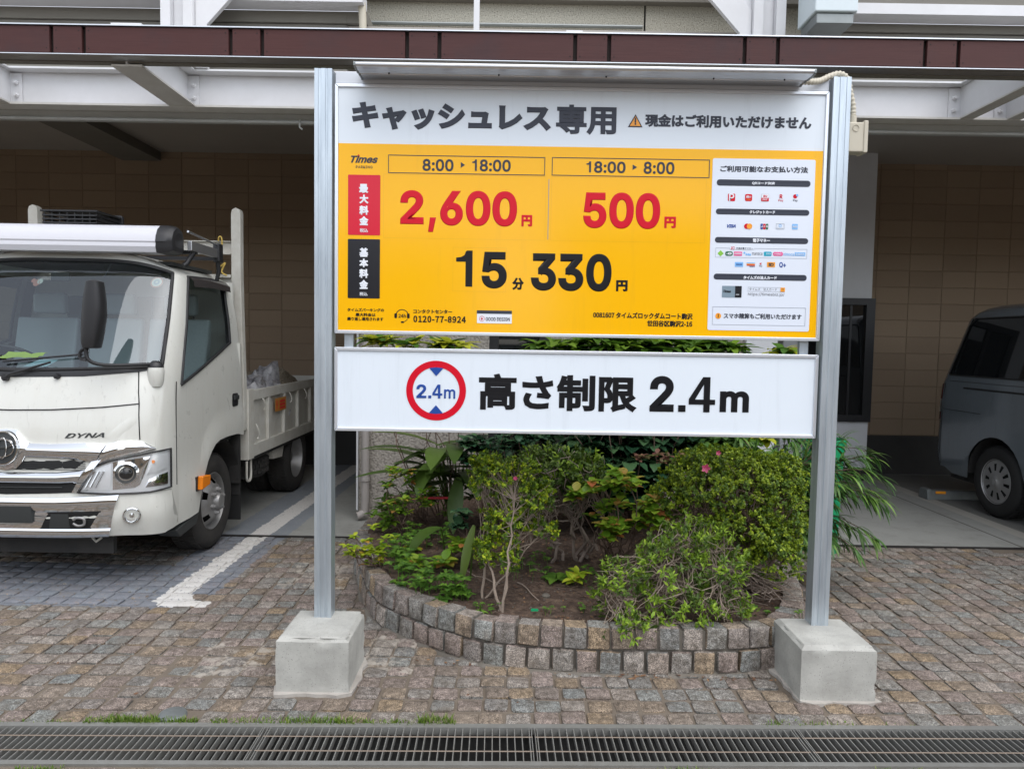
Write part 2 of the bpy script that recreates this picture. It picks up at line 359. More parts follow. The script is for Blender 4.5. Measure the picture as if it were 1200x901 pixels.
# ---------------------------------------------------------------- helpers
def M(x): return MATS[x]
def tag(o, label=None, cat=None, group=None, kind=None):
    if label: o['label'] = label
    if cat: o['category'] = cat
    if group: o['group'] = group
    if kind: o['kind'] = kind
    return o
def link(name, mesh, parent=None, loc=None):
    o = bpy.data.objects.new(name, mesh); COL.objects.link(o)
    if parent is not None: o.parent = parent
    if loc: o.location = loc
    return o
def empty(name, loc, label, cat, group=None, rz=0):
    o = bpy.data.objects.new(name, None); COL.objects.link(o); o.location = loc; o.rotation_euler[2] = rz
    o.empty_display_size = .1
    return tag(o, label, cat, group)
class B:
    """collects geometry; build() links it as ONE mesh object"""
    def __init__(s): s.v = []; s.f = []; s.m = []; s.cur = 0
    def add(s, vs, fs):
        b = len(s.v); s.v += [tuple(v) for v in vs]; s.f += [tuple(b + i for i in f) for f in fs]; s.m += [s.cur] * len(fs); return s
    def box(s, x0, x1, y0, y1, z0, z1):
        v = [(x, y, z) for x in (x0, x1) for y in (y0, y1) for z in (z0, z1)]
        return s.add(v, [(0, 1, 3, 2), (4, 6, 7, 5), (0, 4, 5, 1), (2, 3, 7, 6), (0, 2, 6, 4), (1, 5, 7, 3)])
    def prism(s, poly, axis, a, b):
        """extrude a 2-D outline along axis between a and b"""
        def P(p, t): return {'x': (t, p[0], p[1]), 'y': (p[0], t, p[1]), 'z': (p[0], p[1], t)}[axis]
        n = len(poly); v = [P(p, a) for p in poly] + [P(p, b) for p in poly]
        return s.add(v, [tuple(range(n))[::-1], tuple(range(n, 2 * n))] + [(i, (i + 1) % n, n + (i + 1) % n, n + i) for i in range(n)])
    def tube(s, pts, r, n=8, caps=True, rend=None):
        pts = [Vector(p) for p in pts]; k = len(pts); rs = r if isinstance(r, (list, tuple)) else [r + ((rend - r) * i / (k - 1) if rend is not None else 0) for i in range(k)]
        vs = []; up = None
        for i, p in enumerate(pts):
            t = (pts[min(i + 1, k - 1)] - pts[max(i - 1, 0)])
            t = t.normalized() if t.length > 1e-9 else Vector((0, 0, 1))
            if up is None: up = t.orthogonal().normalized()
            up = (up - t * up.dot(t)); up = up.normalized() if up.length > 1e-6 else t.orthogonal().normalized()
            w = t.cross(up)
            for j in range(n):
                a = 2 * math.pi * j / n; vs.append(p + (up * math.cos(a) + w * math.sin(a)) * rs[i])
        fs = [(i * n + j, i * n + (j + 1) % n, (i + 1) * n + (j + 1) % n, (i + 1) * n + j) for i in range(k - 1) for j in range(n)]
        if caps: fs += [tuple(range(n))[::-1], tuple((k - 1) * n + j for j in range(n))]
        return s.add(vs, fs)
    def lathe(s, prof, c, axis='z', n=24, skip=None):
        """prof: list of (radius, height along axis)"""
        vs = []
        for r, h in prof:
            for j in range(n):
                a = 2 * math.pi * j / n; p, q = r * math.cos(a), r * math.sin(a)
                o = {'z': (p, q, h), 'x': (h, p, q), 'y': (p, h, q)}[axis]
                vs.append((c[0] + o[0], c[1] + o[1], c[2] + o[2]))
        fs = [(i * n + j, i * n + (j + 1) % n, (i + 1) * n + (j + 1) % n, (i + 1) * n + j) for i in range(len(prof) - 1) for j in range(n) if not (skip and skip(i, j))]
        return s.add(vs, fs)
    def grid(s, rows, closed=False):
        n = len(rows[0]); vs = [p for r in rows for p in r]
        return s.add(vs, [(i * n + j, i * n + (j + 1) % n, (i + 1) * n + (j + 1) % n, (i + 1) * n + j) for i in range(len(rows) - 1) for j in range(n if closed else n - 1)])
    def mesh(s, name, mats, smooth=None, fix=True):
        me = bpy.data.meshes.new(name); me.from_pydata(s.v, [], s.f)
        for m in ([mats] if isinstance(mats, str) else mats): me.materials.append(M(m))
        if len(s.m) and max(s.m) > 0: me.polygons.foreach_set('material_index', s.m)
        if fix:
            bm = bmesh.new(); bm.from_mesh(me); bmesh.ops.recalc_face_normals(bm, faces=bm.faces); bm.to_mesh(me); bm.free()
        if smooth is not None:
            me.polygons.foreach_set('use_smooth', [True] * len(me.polygons))
            me.set_sharp_from_angle(angle=R_(smooth))
        me.update(); return me
    def build(s, name, mats, parent=None, smooth=None, bevel=0, seg=2, fix=True):
        o = link(name, s.mesh(name, mats, smooth, fix), parent)
        if bevel:
            b = o.modifiers.new('bevel', 'BEVEL'); b.width = bevel; b.segments = seg; b.limit_method = 'ANGLE'; b.angle_limit = R_(40)
            if smooth is None:
                o.data.polygons.foreach_set('use_smooth', [True] * len(o.data.polygons)); o.data.set_sharp_from_angle(angle=R_(40)); b.harden_normals = True
        return o
def at_base(parent, o):
    """children of a moved empty are modelled in world space: cancel the offset"""
    o.location = tuple(-c for c in parent.location); return o
def bx(name, mat, x0, x1, y0, y1, z0, z1, parent=None, bevel=0):
    o = B().box(x0, x1, y0, y1, z0, z1).build(name, mat, parent, bevel=bevel)
    if parent is not None and parent.type == 'EMPTY': at_base(parent, o)
    return o
def part(b, name, mat, parent, smooth=None, bevel=0, **k):
    o = b.build(name, mat, parent, smooth, bevel, **k)
    p = parent
    if p.type == 'EMPTY': at_base(p, o)
    return o
def smooth_path(pts, per=6):
    """Catmull-Rom through the points"""
    P = [Vector(p) for p in pts]; out = []
    for i in range(len(P) - 1):
        a, b, c, d = P[max(i - 1, 0)], P[i], P[i + 1], P[min(i + 2, len(P) - 1)]
        for k in range(per):
            t = k / per
            out.append(.5 * ((2 * b) + (c - a) * t + (2 * a - 5 * b + 4 * c - d) * t * t + (3 * b - a - 3 * c + d) * t ** 3))
    out.append(P[-1]); return out
def rrect(x0, z0, x1, z1, r, n=4):
    out = []
    for cx, cz, a0 in ((x1 - r, z1 - r, 0), (x0 + r, z1 - r, 90), (x0 + r, z0 + r, 180), (x1 - r, z0 + r, 270)):
        for k in range(n + 1):
            a = R_(a0 + 90 * k / n); out.append((cx + r * math.cos(a), cz + r * math.sin(a)))
    return out

# ---- lettering
FONT = {}
def font(which):
    if which not in FONT:
        FONT[which] = None
        try:
            d = os.path.join(bpy.utils.resource_path('LOCAL'), 'datafiles', 'fonts', which)
            FONT[which] = bpy.data.fonts.load(d)
        except Exception: FONT[which] = None
    return FONT[which]
LAT, JPN = 'Inter.woff2', 'Noto Sans CJK Regular.woff2'
def text_mesh(s, f=JPN, bold=.03, shear=0., depth=0., space=1.):
    """outline text as a mesh; heavier weights come from a bevelled rim round every stroke, then pressed thin"""
    cu = bpy.data.curves.new('t', 'FONT'); cu.body = s; cu.size = 1; cu.shear = shear; cu.space_character = space; cu.resolution_u = 3
    cu.bevel_depth = bold; cu.bevel_resolution = 1 if bold > .012 else 0
    ft = font(f)
    if ft: cu.font = ft
    o = bpy.data.objects.new('t', cu); COL.objects.link(o)
    dg = bpy.context.evaluated_depsgraph_get(); me = bpy.data.meshes.new_from_object(o.evaluated_get(dg))
    bpy.data.objects.remove(o); bpy.data.curves.remove(cu)
    for v in me.vertices: v.co.z *= .0004 / max(bold, .004)
    # glyphs drawn with crossing contours: lift every connected piece by its own hair's breadth
    par = list(range(len(me.vertices)))
    def fnd(i):
        while par[i] != i: par[i] = par[par[i]]; i = par[i]
        return i
    for e_ in me.edges:
        a_, b_ = fnd(e_.vertices[0]), fnd(e_.vertices[1])
        if a_ != b_: par[a_] = b_
    ids = {}
    for v in me.vertices: v.co.z += .00003 * (ids.setdefault(fnd(v.index), len(ids)) % 6)
    return me
def write(s, rect, mat, parent, y, f=JPN, bold=.03, shear=0., name='lettering', space=1., keep=False):
    """lettering fitted to rect=(x0,z0,x1,z1) on a vertical plane at depth y, facing the street"""
    me = text_mesh(s, f, bold, shear, 0, space)
    if len(me.vertices) == 0: return None
    xs = [v.co.x for v in me.vertices]; ys = [v.co.y for v in me.vertices]
    a, b, c, d = min(xs), max(xs), min(ys), max(ys); x0, z0, x1, z1 = rect
    kx = (x1 - x0) / (b - a); kz = (z1 - z0) / (d - c)
    if keep:
        kx = kz = min(kx, kz); x0 = (x0 + x1) / 2 - (b - a) * kx / 2
    for v in me.vertices:
        X, Z = x0 + (v.co.x - a) * kx, z0 + (v.co.y - c) * kz; v.co = (X, y - v.co.z, Z)
    me.materials.clear(); me.materials.append(M(mat))
    me.name = name
    o = link(name, me, parent)
    if parent.type == 'EMPTY': at_base(parent, o)
    return o
def digit(ch, rect, mat, parent, y):
    """plain bold 1 and 4 with no foot, from overlapping strokes a hair apart in depth"""
    x0, z0, x1, z1 = rect; P = lambda l: [(x0 + (x1 - x0) * u, z0 + (z1 - z0) * v) for u, v in l]
    S = {'1': [[(.58, 0), (1, 0), (1, 1), (.66, 1), (.58, .97)], [(0, .69), (.60, .69), (.60, .98), (.50, .87), (.30, .82), (0, .80)]],
         '4': [[(.56, 0), (.80, 0), (.80, 1), (.56, 1)], [(0, .215), (1, .215), (1, .36), (0, .36)], [(0, .34), (.22, .34), (.60, .84), (.60, 1.0), (.52, 1.0), (0, .37)]],
         '.': [[(0, 0), (1, 0), (1, 1), (0, 1)]]}[ch]
    b = B()
    for i, s in enumerate(S):
        q = P(s); b.prism(q, 'y', y - .0006 - i * .00008, y - .0001 * i)
    return part(b, 'lettering', mat, parent)
def decal(poly, mat, parent, y, name='print', th=.0006):
    """a flat print of real thin thickness on the board"""
    return part(B().prism(poly, 'y', y - th, y), name, mat, parent)
def ell(cx, cz, rx, rz, n=24): return [(cx + rx * math.cos(2 * math.pi * k / n), cz + rz * math.sin(2 * math.pi * k / n)) for k in range(n)]
def ring_decal(cx, cz, ro, ri, mat, parent, y, name='print', n=48, a0=0, a1=360):
    b = B(); vs = []; m = n if a1 - a0 < 360 else n
    for k in range(n + 1):
        a = R_(a0 + (a1 - a0) * k / n); vs += [(cx + ro * math.cos(a), y, cz + ro * math.sin(a)), (cx + ri * math.cos(a), y, cz + ri * math.sin(a))]
    b.add(vs, [(2 * k, 2 * k + 1, 2 * k + 3, 2 * k + 2) for k in range(n)])
    return part(b, name, mat, parent)
def frame_decal(x0, z0, x1, z1, w, mat, parent, y, name='print'):
    b = B()
    for q in ((x0, x1, z0, z0 + w), (x0, x1, z1 - w, z1), (x0, x0 + w, z0 + w, z1 - w), (x1 - w, x1, z0 + w, z1 - w)): b.box(q[0], q[1], y - .0005, y, q[2], q[3])
    return part(b, name, mat, parent)

# ================================================================= GROUND AND PAVING
SK = .0235                  # the drain runs a little askew to the sign
def skew(o):
    a = math.atan(SK); c, s = math.cos(a), math.sin(a); x, y, z = o.location
    o.location = (x * c - (y - 2.71) * s, 2.71 + x * s + (y - 2.71) * c, z); o.rotation_euler[2] += a; return o
DY0, DY1 = 2.578, 2.855     # drain channel
def gz(x, y): return -.016
b = B()
b.add([(-400, -400, -.011), (400, -400, -.011), (400, DY0 + 400 * SK, -.011), (-400, DY0 - 400 * SK, -.011)], [(0, 1, 2, 3)])
b.add([(-400, DY1 - 400 * SK, -.011), (400, DY1 + 400 * SK, -.011), (400, 400, -.011), (-400, 400, -.011)], [(0, 1, 2, 3)])
tag(b.build('ground', 'joint_sand'), kind='structure')
# garage floor slab, its front edge a steel strip
gf = bx('garage_floor', 'garage_floor', -8, 9, 5.60, 8.95, -.2, .002); tag(gf, kind='structure')
tag(bx('floor_edge_strip', 'dark_tile', -8, 9, 5.585, 5.60, -.1, .006), kind='structure')

CURB = smooth_path([(-1.07, 6.15, 0), (-1.065, 5.5, 0), (-1.06, 4.95, 0), (-.92, 4.42, 0), (-.74, 3.94, 0), (-.51, 3.69, 0), (-.23, 3.47, 0), (.02, 3.375, 0), (.42, 3.33, 0), (.83, 3.335, 0), (1.2, 3.38, 0), (1.40, 3.50, 0), (1.58, 3.8, 0), (1.72, 4.3, 0), (1.84, 5.0, 0), (1.9, 6.15, 0)], 8)
def inside_bed(x, y, shrink=0.):
    """is the point inside the planting bed outline"""
    c = False; P = CURBP[shrink] if shrink in CURBP else CURBP.setdefault(shrink, offset_curb(shrink))
    j = len(P) - 1
    for i in range(len(P)):
        xi, yi = P[i]; xj, yj = P[j]
        if (yi > y) != (yj > y) and x < (xj - xi) * (y - yi) / (yj - yi) + xi: c = not c
        j = i
    return c
CURBP = {}
def offset_curb(d):
    out = []
    for i, p in enumerate(CURB):
        t = (CURB[min(i + 1, len(CURB) - 1)] - CURB[max(i - 1, 0)]).normalized(); nrm = Vector((-t.y, t.x, 0))
        q = p + nrm * d; out.append((q.x, q.y))
    return out
CX0 = sum(p.x for p in CURB) / len(CURB)

# one sett: a rough-topped block, rim rounded down
def sett_geo(w, d, seed):
    rg = random.Random(seed); vs = []; n = 4
    ks = [-.5, -.36, .36, .5]
    jx = [rg.uniform(-.035, .03) for _ in range(4)]; jy = [rg.uniform(-.035, .03) for _ in range(4)]
    tl = (rg.uniform(-.03, .03), rg.uniform(-.04, .04))
    for i in range(n):
        for j in range(n):
            u, v = ks[i], ks[j]; edge = (i in (0, 3)) + (j in (0, 3))
            x = u * w * (1 + (jy[0] if v < 0 else jy[1])) + (0 if edge != 2 else -math.copysign(.0035, u)); y = v * d * (1 + (jx[0] if u < 0 else jx[1])) + (0 if edge != 2 else -math.copysign(.0035, v))
            z = rg.uniform(-.001, .002) - (.0035 + rg.uniform(0, .003)) * (edge > 0) + tl[0] * u * w + tl[1] * v * d
            vs.append((x + rg.uniform(-.0018, .0018), y + rg.uniform(-.0018, .0018), z))
    fs = [(i * n + j, (i + 1) * n + j, (i + 1) * n + j + 1, i * n + j + 1) for i in range(3) for j in range(3)]
    ring = [0, 4, 8, 12, 13, 14, 15, 11, 7, 3, 2, 1]; b0 = len(vs)
    for r in ring: x, y, z = vs[r]; vs.append((x * 1.01, y * 1.01, -.05))
    for k in range(12): fs.append((ring[k], b0 + k, b0 + (k + 1) % 12, ring[(k + 1) % 12]))
    return vs, fs
VAR = [sett_geo(.101, .093, k) for k in range(12)]
VM = []
for k, (v, f) in enumerate(VAR):
    bb = B(); bb.add(v, f); VM.append(bb.mesh('sett', 'granite_paving', 35))
paving = tag(bpy.data.objects.new('cobble_paving', None), kind='structure'); COL.objects.link(paving)
spots = []
rg = random.Random(3)
BLK = [(-1.015, -.69, 3.09, 3.44), (1.28, 1.615, 3.09, 3.44)]
def ok_spot(x, y):
    if inside_bed(x, y, 0.02): return False
    for a, b_, c, d in BLK:
        if a - .02 < x < b_ + .02 and c - .02 < y < d + .02: return False
    return (x - -1.375) ** 2 + (y - 2.90) ** 2 > .07 ** 2
y = 2.912; row = 0
while y < 5.55:
    off = rg.uniform(-.012, .012); x = -6.3 + off
    while x < 6.3:
        bend = .025 * math.sin(x * 1.3 + .6) * min(1, max(0, (y - 3.0)))
        X, Y = x + rg.uniform(-.005, .005) + .006 * math.sin(y * 3 + x * 2), y + bend + rg.uniform(-.005, .005)
        if Y < 5.53 and ok_spot(X, Y): spots.append((X, Y + SK * X * max(0, 1 - (Y - 2.9) / 1.6), rg.uniform(-.035, .035), rg.randrange(12), rg.uniform(-.004, .002)))
        x += .1135
    y += .1055; row += 1
for k in range(14):                                    # street side of the drain
    y = 2.505 - k * .1055; x = -5 + rg.uniform(0, .1)
    while x < 5: spots.append((x, y + SK * x + rg.uniform(-.004, .004), rg.uniform(-.035, .035), rg.randrange(12), rg.uniform(-.004, .002))); x += .1135
def px_size(s):
    X, Y = s[0], s[1]
    if Y < 2.48 or abs(X) > .735 * Y: return 0
    return 1 / (Y * Y) + (0 if Y > 2.55 else -.05)
order = sorted(range(len(spots)), key=lambda i: -px_size(spots[i])); near = set(order[:296])
stuff = B()
for i, (X, Y, a, k, z) in enumerate(spots):
    if i in near:
        o = link('sett', VM[k], paving, (X, Y, z)); o.rotation_euler = (rg.uniform(-.022, .022), rg.uniform(-.022, .022), a + (math.pi if i % 2 else 0)); o.location.z += .006 * noise.noise(Vector((X * 1.7, Y * 1.7, 0)))
        o.scale = (.96 + .09 * ((i * 37) % 10) / 10, .96 + .07 * ((i * 53) % 10) / 10, 1)
    else:
        c, s_ = math.cos(a), math.sin(a); q = -1 if i % 2 else 1
        stuff.add([(X + (vx * c - vy * s_) * q, Y + (vx * s_ + vy * c) * q, vz + z) for vx, vy, vz in VAR[k][0]], VAR[k][1])
tag(stuff.build('sett', 'granite_paving', paving, 35, fix=False), kind='stuff')

# ---------------- drain channel and its gratings
b = B()
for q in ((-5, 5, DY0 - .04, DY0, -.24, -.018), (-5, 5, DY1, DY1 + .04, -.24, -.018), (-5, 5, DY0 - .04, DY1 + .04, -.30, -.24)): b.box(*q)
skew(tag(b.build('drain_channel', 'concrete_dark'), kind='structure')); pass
b = B()
for q in ((DY0 - .004, DY0 + .022), (DY1 - .022, DY1 + .008)): b.box(-5, 5, q[0], q[1], -.03, -.001)
skew(tag(b.build('drain_rim', 'grate_steel'), kind='structure'))
bar = B().box(-.0019, .0019, -.110, .116, -.032, -.004).mesh('bar', 'grate_steel')
jx = [-3.08, -2.02, -.955, .11, 1.175, 2.24, 3.3]
desc = ['leftmost steel grating of the drain, running out of the frame at the left', 'steel drain grating in front of the paving below the truck', 'steel drain grating in front of the left concrete block', 'steel drain grating in front of the middle of the flower bed', 'steel drain grating right in front of the right concrete block', 'rightmost steel grating of the drain, running out of the frame at the right']
for k in range(6):
    x0, x1 = jx[k] + .004, jx[k + 1] - .004
    g = empty('drain_grating', ((x0 + x1) / 2, (DY0 + DY1) / 2, -.03), desc[k], 'drain grating', 'steel gratings laid end to end over the drain')
    skew(g); w = x1 - x0
    nb = 36
    for i in range(nb):
        o = link('bar', bar, g); o.location = (-w / 2 + .012 + (w - .024) * i / (nb - 1), 0, .028)
    for dy in (-.045, .055):
        bb = B(); pts = []
        bb.tube([(-w / 2 + w * t / 60, dy, .0245) for t in range(61)], .0026, 5)
        bb.build('rod', 'rust_steel', g, 60)
    for dy in (-.113, .119): B().box(-w / 2, w / 2, dy - .002, dy + .002, -.004, .024).build('side_rail', 'grate_steel', g)
    for dx in (-w / 2 + .003, w / 2 - .003): B().box(dx - .0015, dx + .0015, -.111, .117, -.006, .026).build('end_bar', 'grate_steel', g)
# small round cap in the paving
cp = tag(B().lathe([(0, .004), (.045, .004), (.052, .002), (.056, -.004), (.058, -.04)], (-1.375, 2.90, 0), n=28).build('round_cap', 'grey_metal', smooth=40), 'small round grey cap set in the cobbles by the drain', 'drain cap')
# grass along the drain
def tufts(name, places, label):
    b = B(); r = random.Random(11)
    for (xa, xb, y0, n, h) in places:
        for _ in range(n):
            x = r.uniform(xa, xb); y = y0 + SK * x + r.uniform(-.018, .02); hh = h * r.uniform(.4, 1.2); a = r.uniform(0, 6.28); l = r.uniform(.1, .8) * hh
            w = .0018
            p = Vector((x, y, -.012)); d = Vector((math.cos(a), math.sin(a), 0)); s = Vector((-d.y, d.x, 0)) * w
            m_ = p + d * l * .4 + Vector((0, 0, hh * .6)); t = p + d * l + Vector((0, 0, hh * .95))
            b.add([p - s, p + s, m_ + s, m_ - s, t], [(0, 1, 2, 3), (3, 2, 4)])
    return tag(b.build(name, 'grass_tuft', fix=False), label, 'grass', kind='stuff')
tufts('grass_tuft', [(-2.1, -1.75, 2.872, 260, .016), (-1.7, -1.25, 2.875, 900, .022), (-1.62, -1.42, 2.878, 300, .034), (-1.2, -.62, 2.872, 600, .024), (-.9, -.62, 2.875, 200, .034), (-.62, -.2, 2.872, 500, .02), (-.36, -.22, 2.88, 160, .04), (1.05, 1.45, 2.872, 200, .02), (1.55, 1.9, 2.872, 60, .012), (.6, .66, 2.872, 15, .01), (-1.75, -1.58, 2.535, 200, .022), (.55, .75, 2.54, 120, .02), (1.35, 1.6, 2.54, 100, .02)], 'small green grass tufts along the edge of the drain')

# ---------------- planting bed kerb of two sett courses
bed_wall = empty('flower_bed_kerb', (0, 3.4, 0), 'low curved kerb of two courses of granite setts round the flower bed', 'garden kerb')
def curb_stone(seed, w, h, d):
    r = random.Random(seed); g = [-.5, -.40, .40, .5]; vs = []; idx = {}; fs = []
    def vert(i, j, k):
        if (i, j, k) not in idx:
            e = (i in (0, 3)) + (j in (0, 3)) + (k in (0, 3)); s = 1 - .0 * e
            x, y, z = g[i] * w, g[j] * d, g[k] * h
            if e >= 2: x *= .975; z *= .975; y *= .975
            idx[(i, j, k)] = len(vs); q = .0032
            vs.append((x + r.uniform(-q, q), y + r.uniform(-q, q) - (.006 * r.random() if j == 0 and e == 1 else 0), z + r.uniform(-q, q)))
        return idx[(i, j, k)]
    for a in range(3):
        for b_ in range(3):
            for side in (0, 3):
                fs.append((vert(a, side, b_), vert(a + 1, side, b_), vert(a + 1, side, b_ + 1), vert(a, side, b_ + 1)))
                fs.append((vert(side, a, b_), vert(side, a + 1, b_), vert(side, a + 1, b_ + 1), vert(side, a, b_ + 1)))
                fs.append((vert(a, b_, side), vert(a + 1, b_, side), vert(a + 1, b_ + 1, side), vert(a, b_ + 1, side)))
    bb = B(); bb.add(vs, fs); return bb.mesh('sett', 'granite_curb', 38)
CM = [curb_stone(k, .102, .100, .099) for k in range(8)]
def arclen(P, step, start):
    out = []; acc = -start
    for a, b_ in zip(P, P[1:]):
        L = (b_ - a).length
        while acc <= L and L > 0:
            if acc >= 0: out.append((a + (b_ - a) * (acc / L), (b_ - a).normalized()))
            acc += step
        acc -= L
    return out
r = random.Random(5)
for lvl, (zz, st, inset) in enumerate(((.048, 0, .046), (.158, .055, .056))):
    for p, t in arclen(CURB, .112, st):
        nrm = Vector((-t.y, t.x, 0)); q = p + nrm * inset
        o = link('sett', CM[r.randrange(8)], bed_wall, (q.x, q.y - 3.4 + r.uniform(-.003, .003), zz + r.uniform(-.002, .004)))
        o.rotation_euler = (r.uniform(-.03, .03) - .05, r.uniform(-.04, .04), math.atan2(t.y, t.x) + r.uniform(-.04, .04))
        o.scale = (r.uniform(.9, 1.0), 1, r.uniform(.95, 1.04))
# mortar core between the stones
b = B(); o0, o1 = offset_curb(.020), offset_curb(.10)
b.grid([[(x, y, -.05) for x, y in o0], [(x, y, .196) for x, y in o0], [(x, y, .198) for x, y in o1], [(x, y, -.05) for x, y in o1]])
part(b, 'mortar', 'mortar', bed_wall)
b = B(); o0, o1 = offset_curb(-.035), offset_curb(.03)
b.grid([[(x, y, -.02) for x, y in o0], [(x, y, -.004 + .005 * random.random()) for x, y in offset_curb(-.015)], [(x, y, .012) for x, y in o1]])
part(b, 'mortar', 'mortar', bed_wall)
# soil
def soil_z(x, y):
    return .175 + .05 * min(1, max(0, (y - 3.6) / 1.2)) + .025 * noise.noise(Vector((x * 3, y * 3, 0))) + .012 * noise.noise(Vector((x * 14, y * 14, 3)))
b = B(); rows = []
for j in range(70):
    rowv = []
    for i in range(76):
        x, y = -1.1 + i * .04, 3.36 + j * .04
        rowv.append((x, y, soil_z(x, y) + rnd(-.003, .003) if inside_bed(x, y, .075) else -.06))
    rows.append(rowv)
b.grid(rows); tag(b.build('soil', 'soil', smooth=60), kind='structure')
# litter: dead leaves, small pebbles
b = B(); r = random.Random(9)
for _ in range(2600):
    x, y = r.uniform(-1, 1.8), r.uniform(3.42, 5.6)
    if not inside_bed(x, y, .11): continue
    z = soil_z(x, y) + .006; a = r.uniform(0, 6.28); s = r.uniform(.004, .014); d = Vector((math.cos(a), math.sin(a), r.uniform(-.4, .4))); w = Vector((-d.y, d.x, r.uniform(-.5, .5))) * s * .45; p = Vector((x, y, z))
    b.add([p - d * s, p + w, p + d * s, p - w], [(0, 1, 2), (0, 2, 3)])
for _ in range(60):
    x = r.choice([r.uniform(.55, 1.25), r.uniform(-.5, 1.2)]); y = 3.315 - r.uniform(0, .05) + (.12 if x < .1 else 0); z = .004; a = r.uniform(0, 6.28); s = r.uniform(.006, .016); d = Vector((math.cos(a), math.sin(a), .1)); w = Vector((-d.y, d.x, .3)) * s * .4; p = Vector((x, y, z))
    b.add([p - d * s, p + w, p + d * s, p - w], [(0, 1, 2), (0, 2, 3)])
for _ in range(46):
    x, y = r.uniform(-2.4, 2.4), r.uniform(2.9, 5.4)
    if inside_bed(x, y, -.05): continue
    z = .005; a = r.uniform(0, 6.28); s = r.uniform(.004, .013); d = Vector((math.cos(a), math.sin(a), .15)); w = Vector((-d.y, d.x, .35)) * s * .45; p = Vector((x, y, z))
    b.add([p - d * s, p + w, p + d * s, p - w], [(0, 1, 2), (0, 2, 3)])
tag(b.build('leaf_litter', 'leaf_dead', fix=False), 'brown dead leaf bits strewn over the soil of the bed', 'leaf litter', kind='stuff')
b = B(); r = random.Random(19)
for _ in range(420):
    x, y = r.uniform(-.8, 1.3), r.uniform(3.43, 4.6)
    if not inside_bed(x, y, .10): continue
    z = soil_z(x, y) + .003; s = r.uniform(.002, .006)
    b.lathe([(0, -s * .5), (s, 0), (s * .6, s * .6), (0, s * .7)], (x, y, z), n=5)
tag(b.build('pebbles', 'mortar', smooth=60), 'tiny pale pebbles scattered on the soil of the bed', 'pebbles', kind='stuff')
tag(B().lathe([(0, -.01), (.022, -.004), (.024, .006), (.014, .014), (0, .016)], (.20, 3.80, .195), n=10).build('pale_stone', 'mortar', smooth=50), 'palm-sized pale stone lying on the bare soil', 'stone')
tag(bx('plant_tag', 'green_plastic', .115, .152, 3.60, 3.607, .188, .20), 'tiny green plastic tag stuck in the soil behind the kerb', 'plant tag')

# ================================================================= BUILDING
BW = 8.86
# --- back wall of hollow blocks, stack bond
bw = tag(bx('block_wall', 'block_joint', -8, 9, BW, BW + .2, .0, 3.9), 'long wall of tan concrete blocks at the back of both parking bays', 'wall')
blk = B()
blk.add([(x * .196, 0 if abs(x) < 1 and abs(z) < 1 else 0, z * .096) for x in (-1, 1) for z in (-1, 1)], [])
def block_mesh():
    b = B(); w, h, e = .1965, .0965, .004
    v = [(-w, 0, -h), (w, 0, -h), (w, 0, h), (-w, 0, h), (-w + e, -.005, -h + e), (w - e, -.005, -h + e), (w - e, -.005, h - e), (-w + e, -.005, h - e)]
    b.add(v, [(4, 5, 6, 7), (0, 1, 5, 4), (1, 2, 6, 5), (2, 3, 7, 6), (3, 0, 4, 7)]); return b.mesh('block', 'block')
bm_ = block_mesh(); far = B(); cnt = 0
for i in range(43):
    for k in range(17):
        x = -8 + .2 + i * .4 - .01; z = .48 + .1 + k * .2
        if z > 3.85: continue
        if -6.3 < x < -1.3 or 3.0 < x < 3.25 or 4.0 < x < 6.3:
            if cnt < 300 and z < 3.8:
                o = link('block', bm_, bw, (x, BW - .001, z)); cnt += 1; continue
        w, h, e = .1965, .0965, .004
        far.add([(x - w, BW - .001, z - h), (x + w, BW - .001, z - h), (x + w, BW - .001, z + h), (x - w, BW - .001, z + h), (x - w + e, BW - .006, z - h + e), (x + w - e, BW - .006, z - h + e), (x + w - e, BW - .006, z + h - e), (x - w + e, BW - .006, z + h - e)],
                [(4, 5, 6, 7), (0, 1, 5, 4), (1, 2, 6, 5), (2, 3, 7, 6), (3, 0, 4, 7)])
tag(far.build('block', 'block', bw), kind='stuff')
bx('wall_base', 'dark_base', -8, 9, BW - .035, BW - .002, .003, .475, bw)
# --- bay side walls and ceilings
tag(bx('garage_side_wall', 'block_joint', -8.2, -8, 5.6, 9, 0, 4.1), 'side wall closing the left parking bay', 'wall')
tag(bx('garage_side_wall', 'block_joint', 9, 9.2, 5.6, 9, 0, 4.1), 'side wall closing the right parking bay', 'wall')
c = bx('garage_ceiling', 'ceiling_board', -8.2, 9.2, 5.62, 9, 3.75, 3.9); tag(c, kind='structure')
bx('ceiling_beam', 'soffit_board', -4.72, -4.26, 5.62, BW - .012, 3.64, 3.748, c)
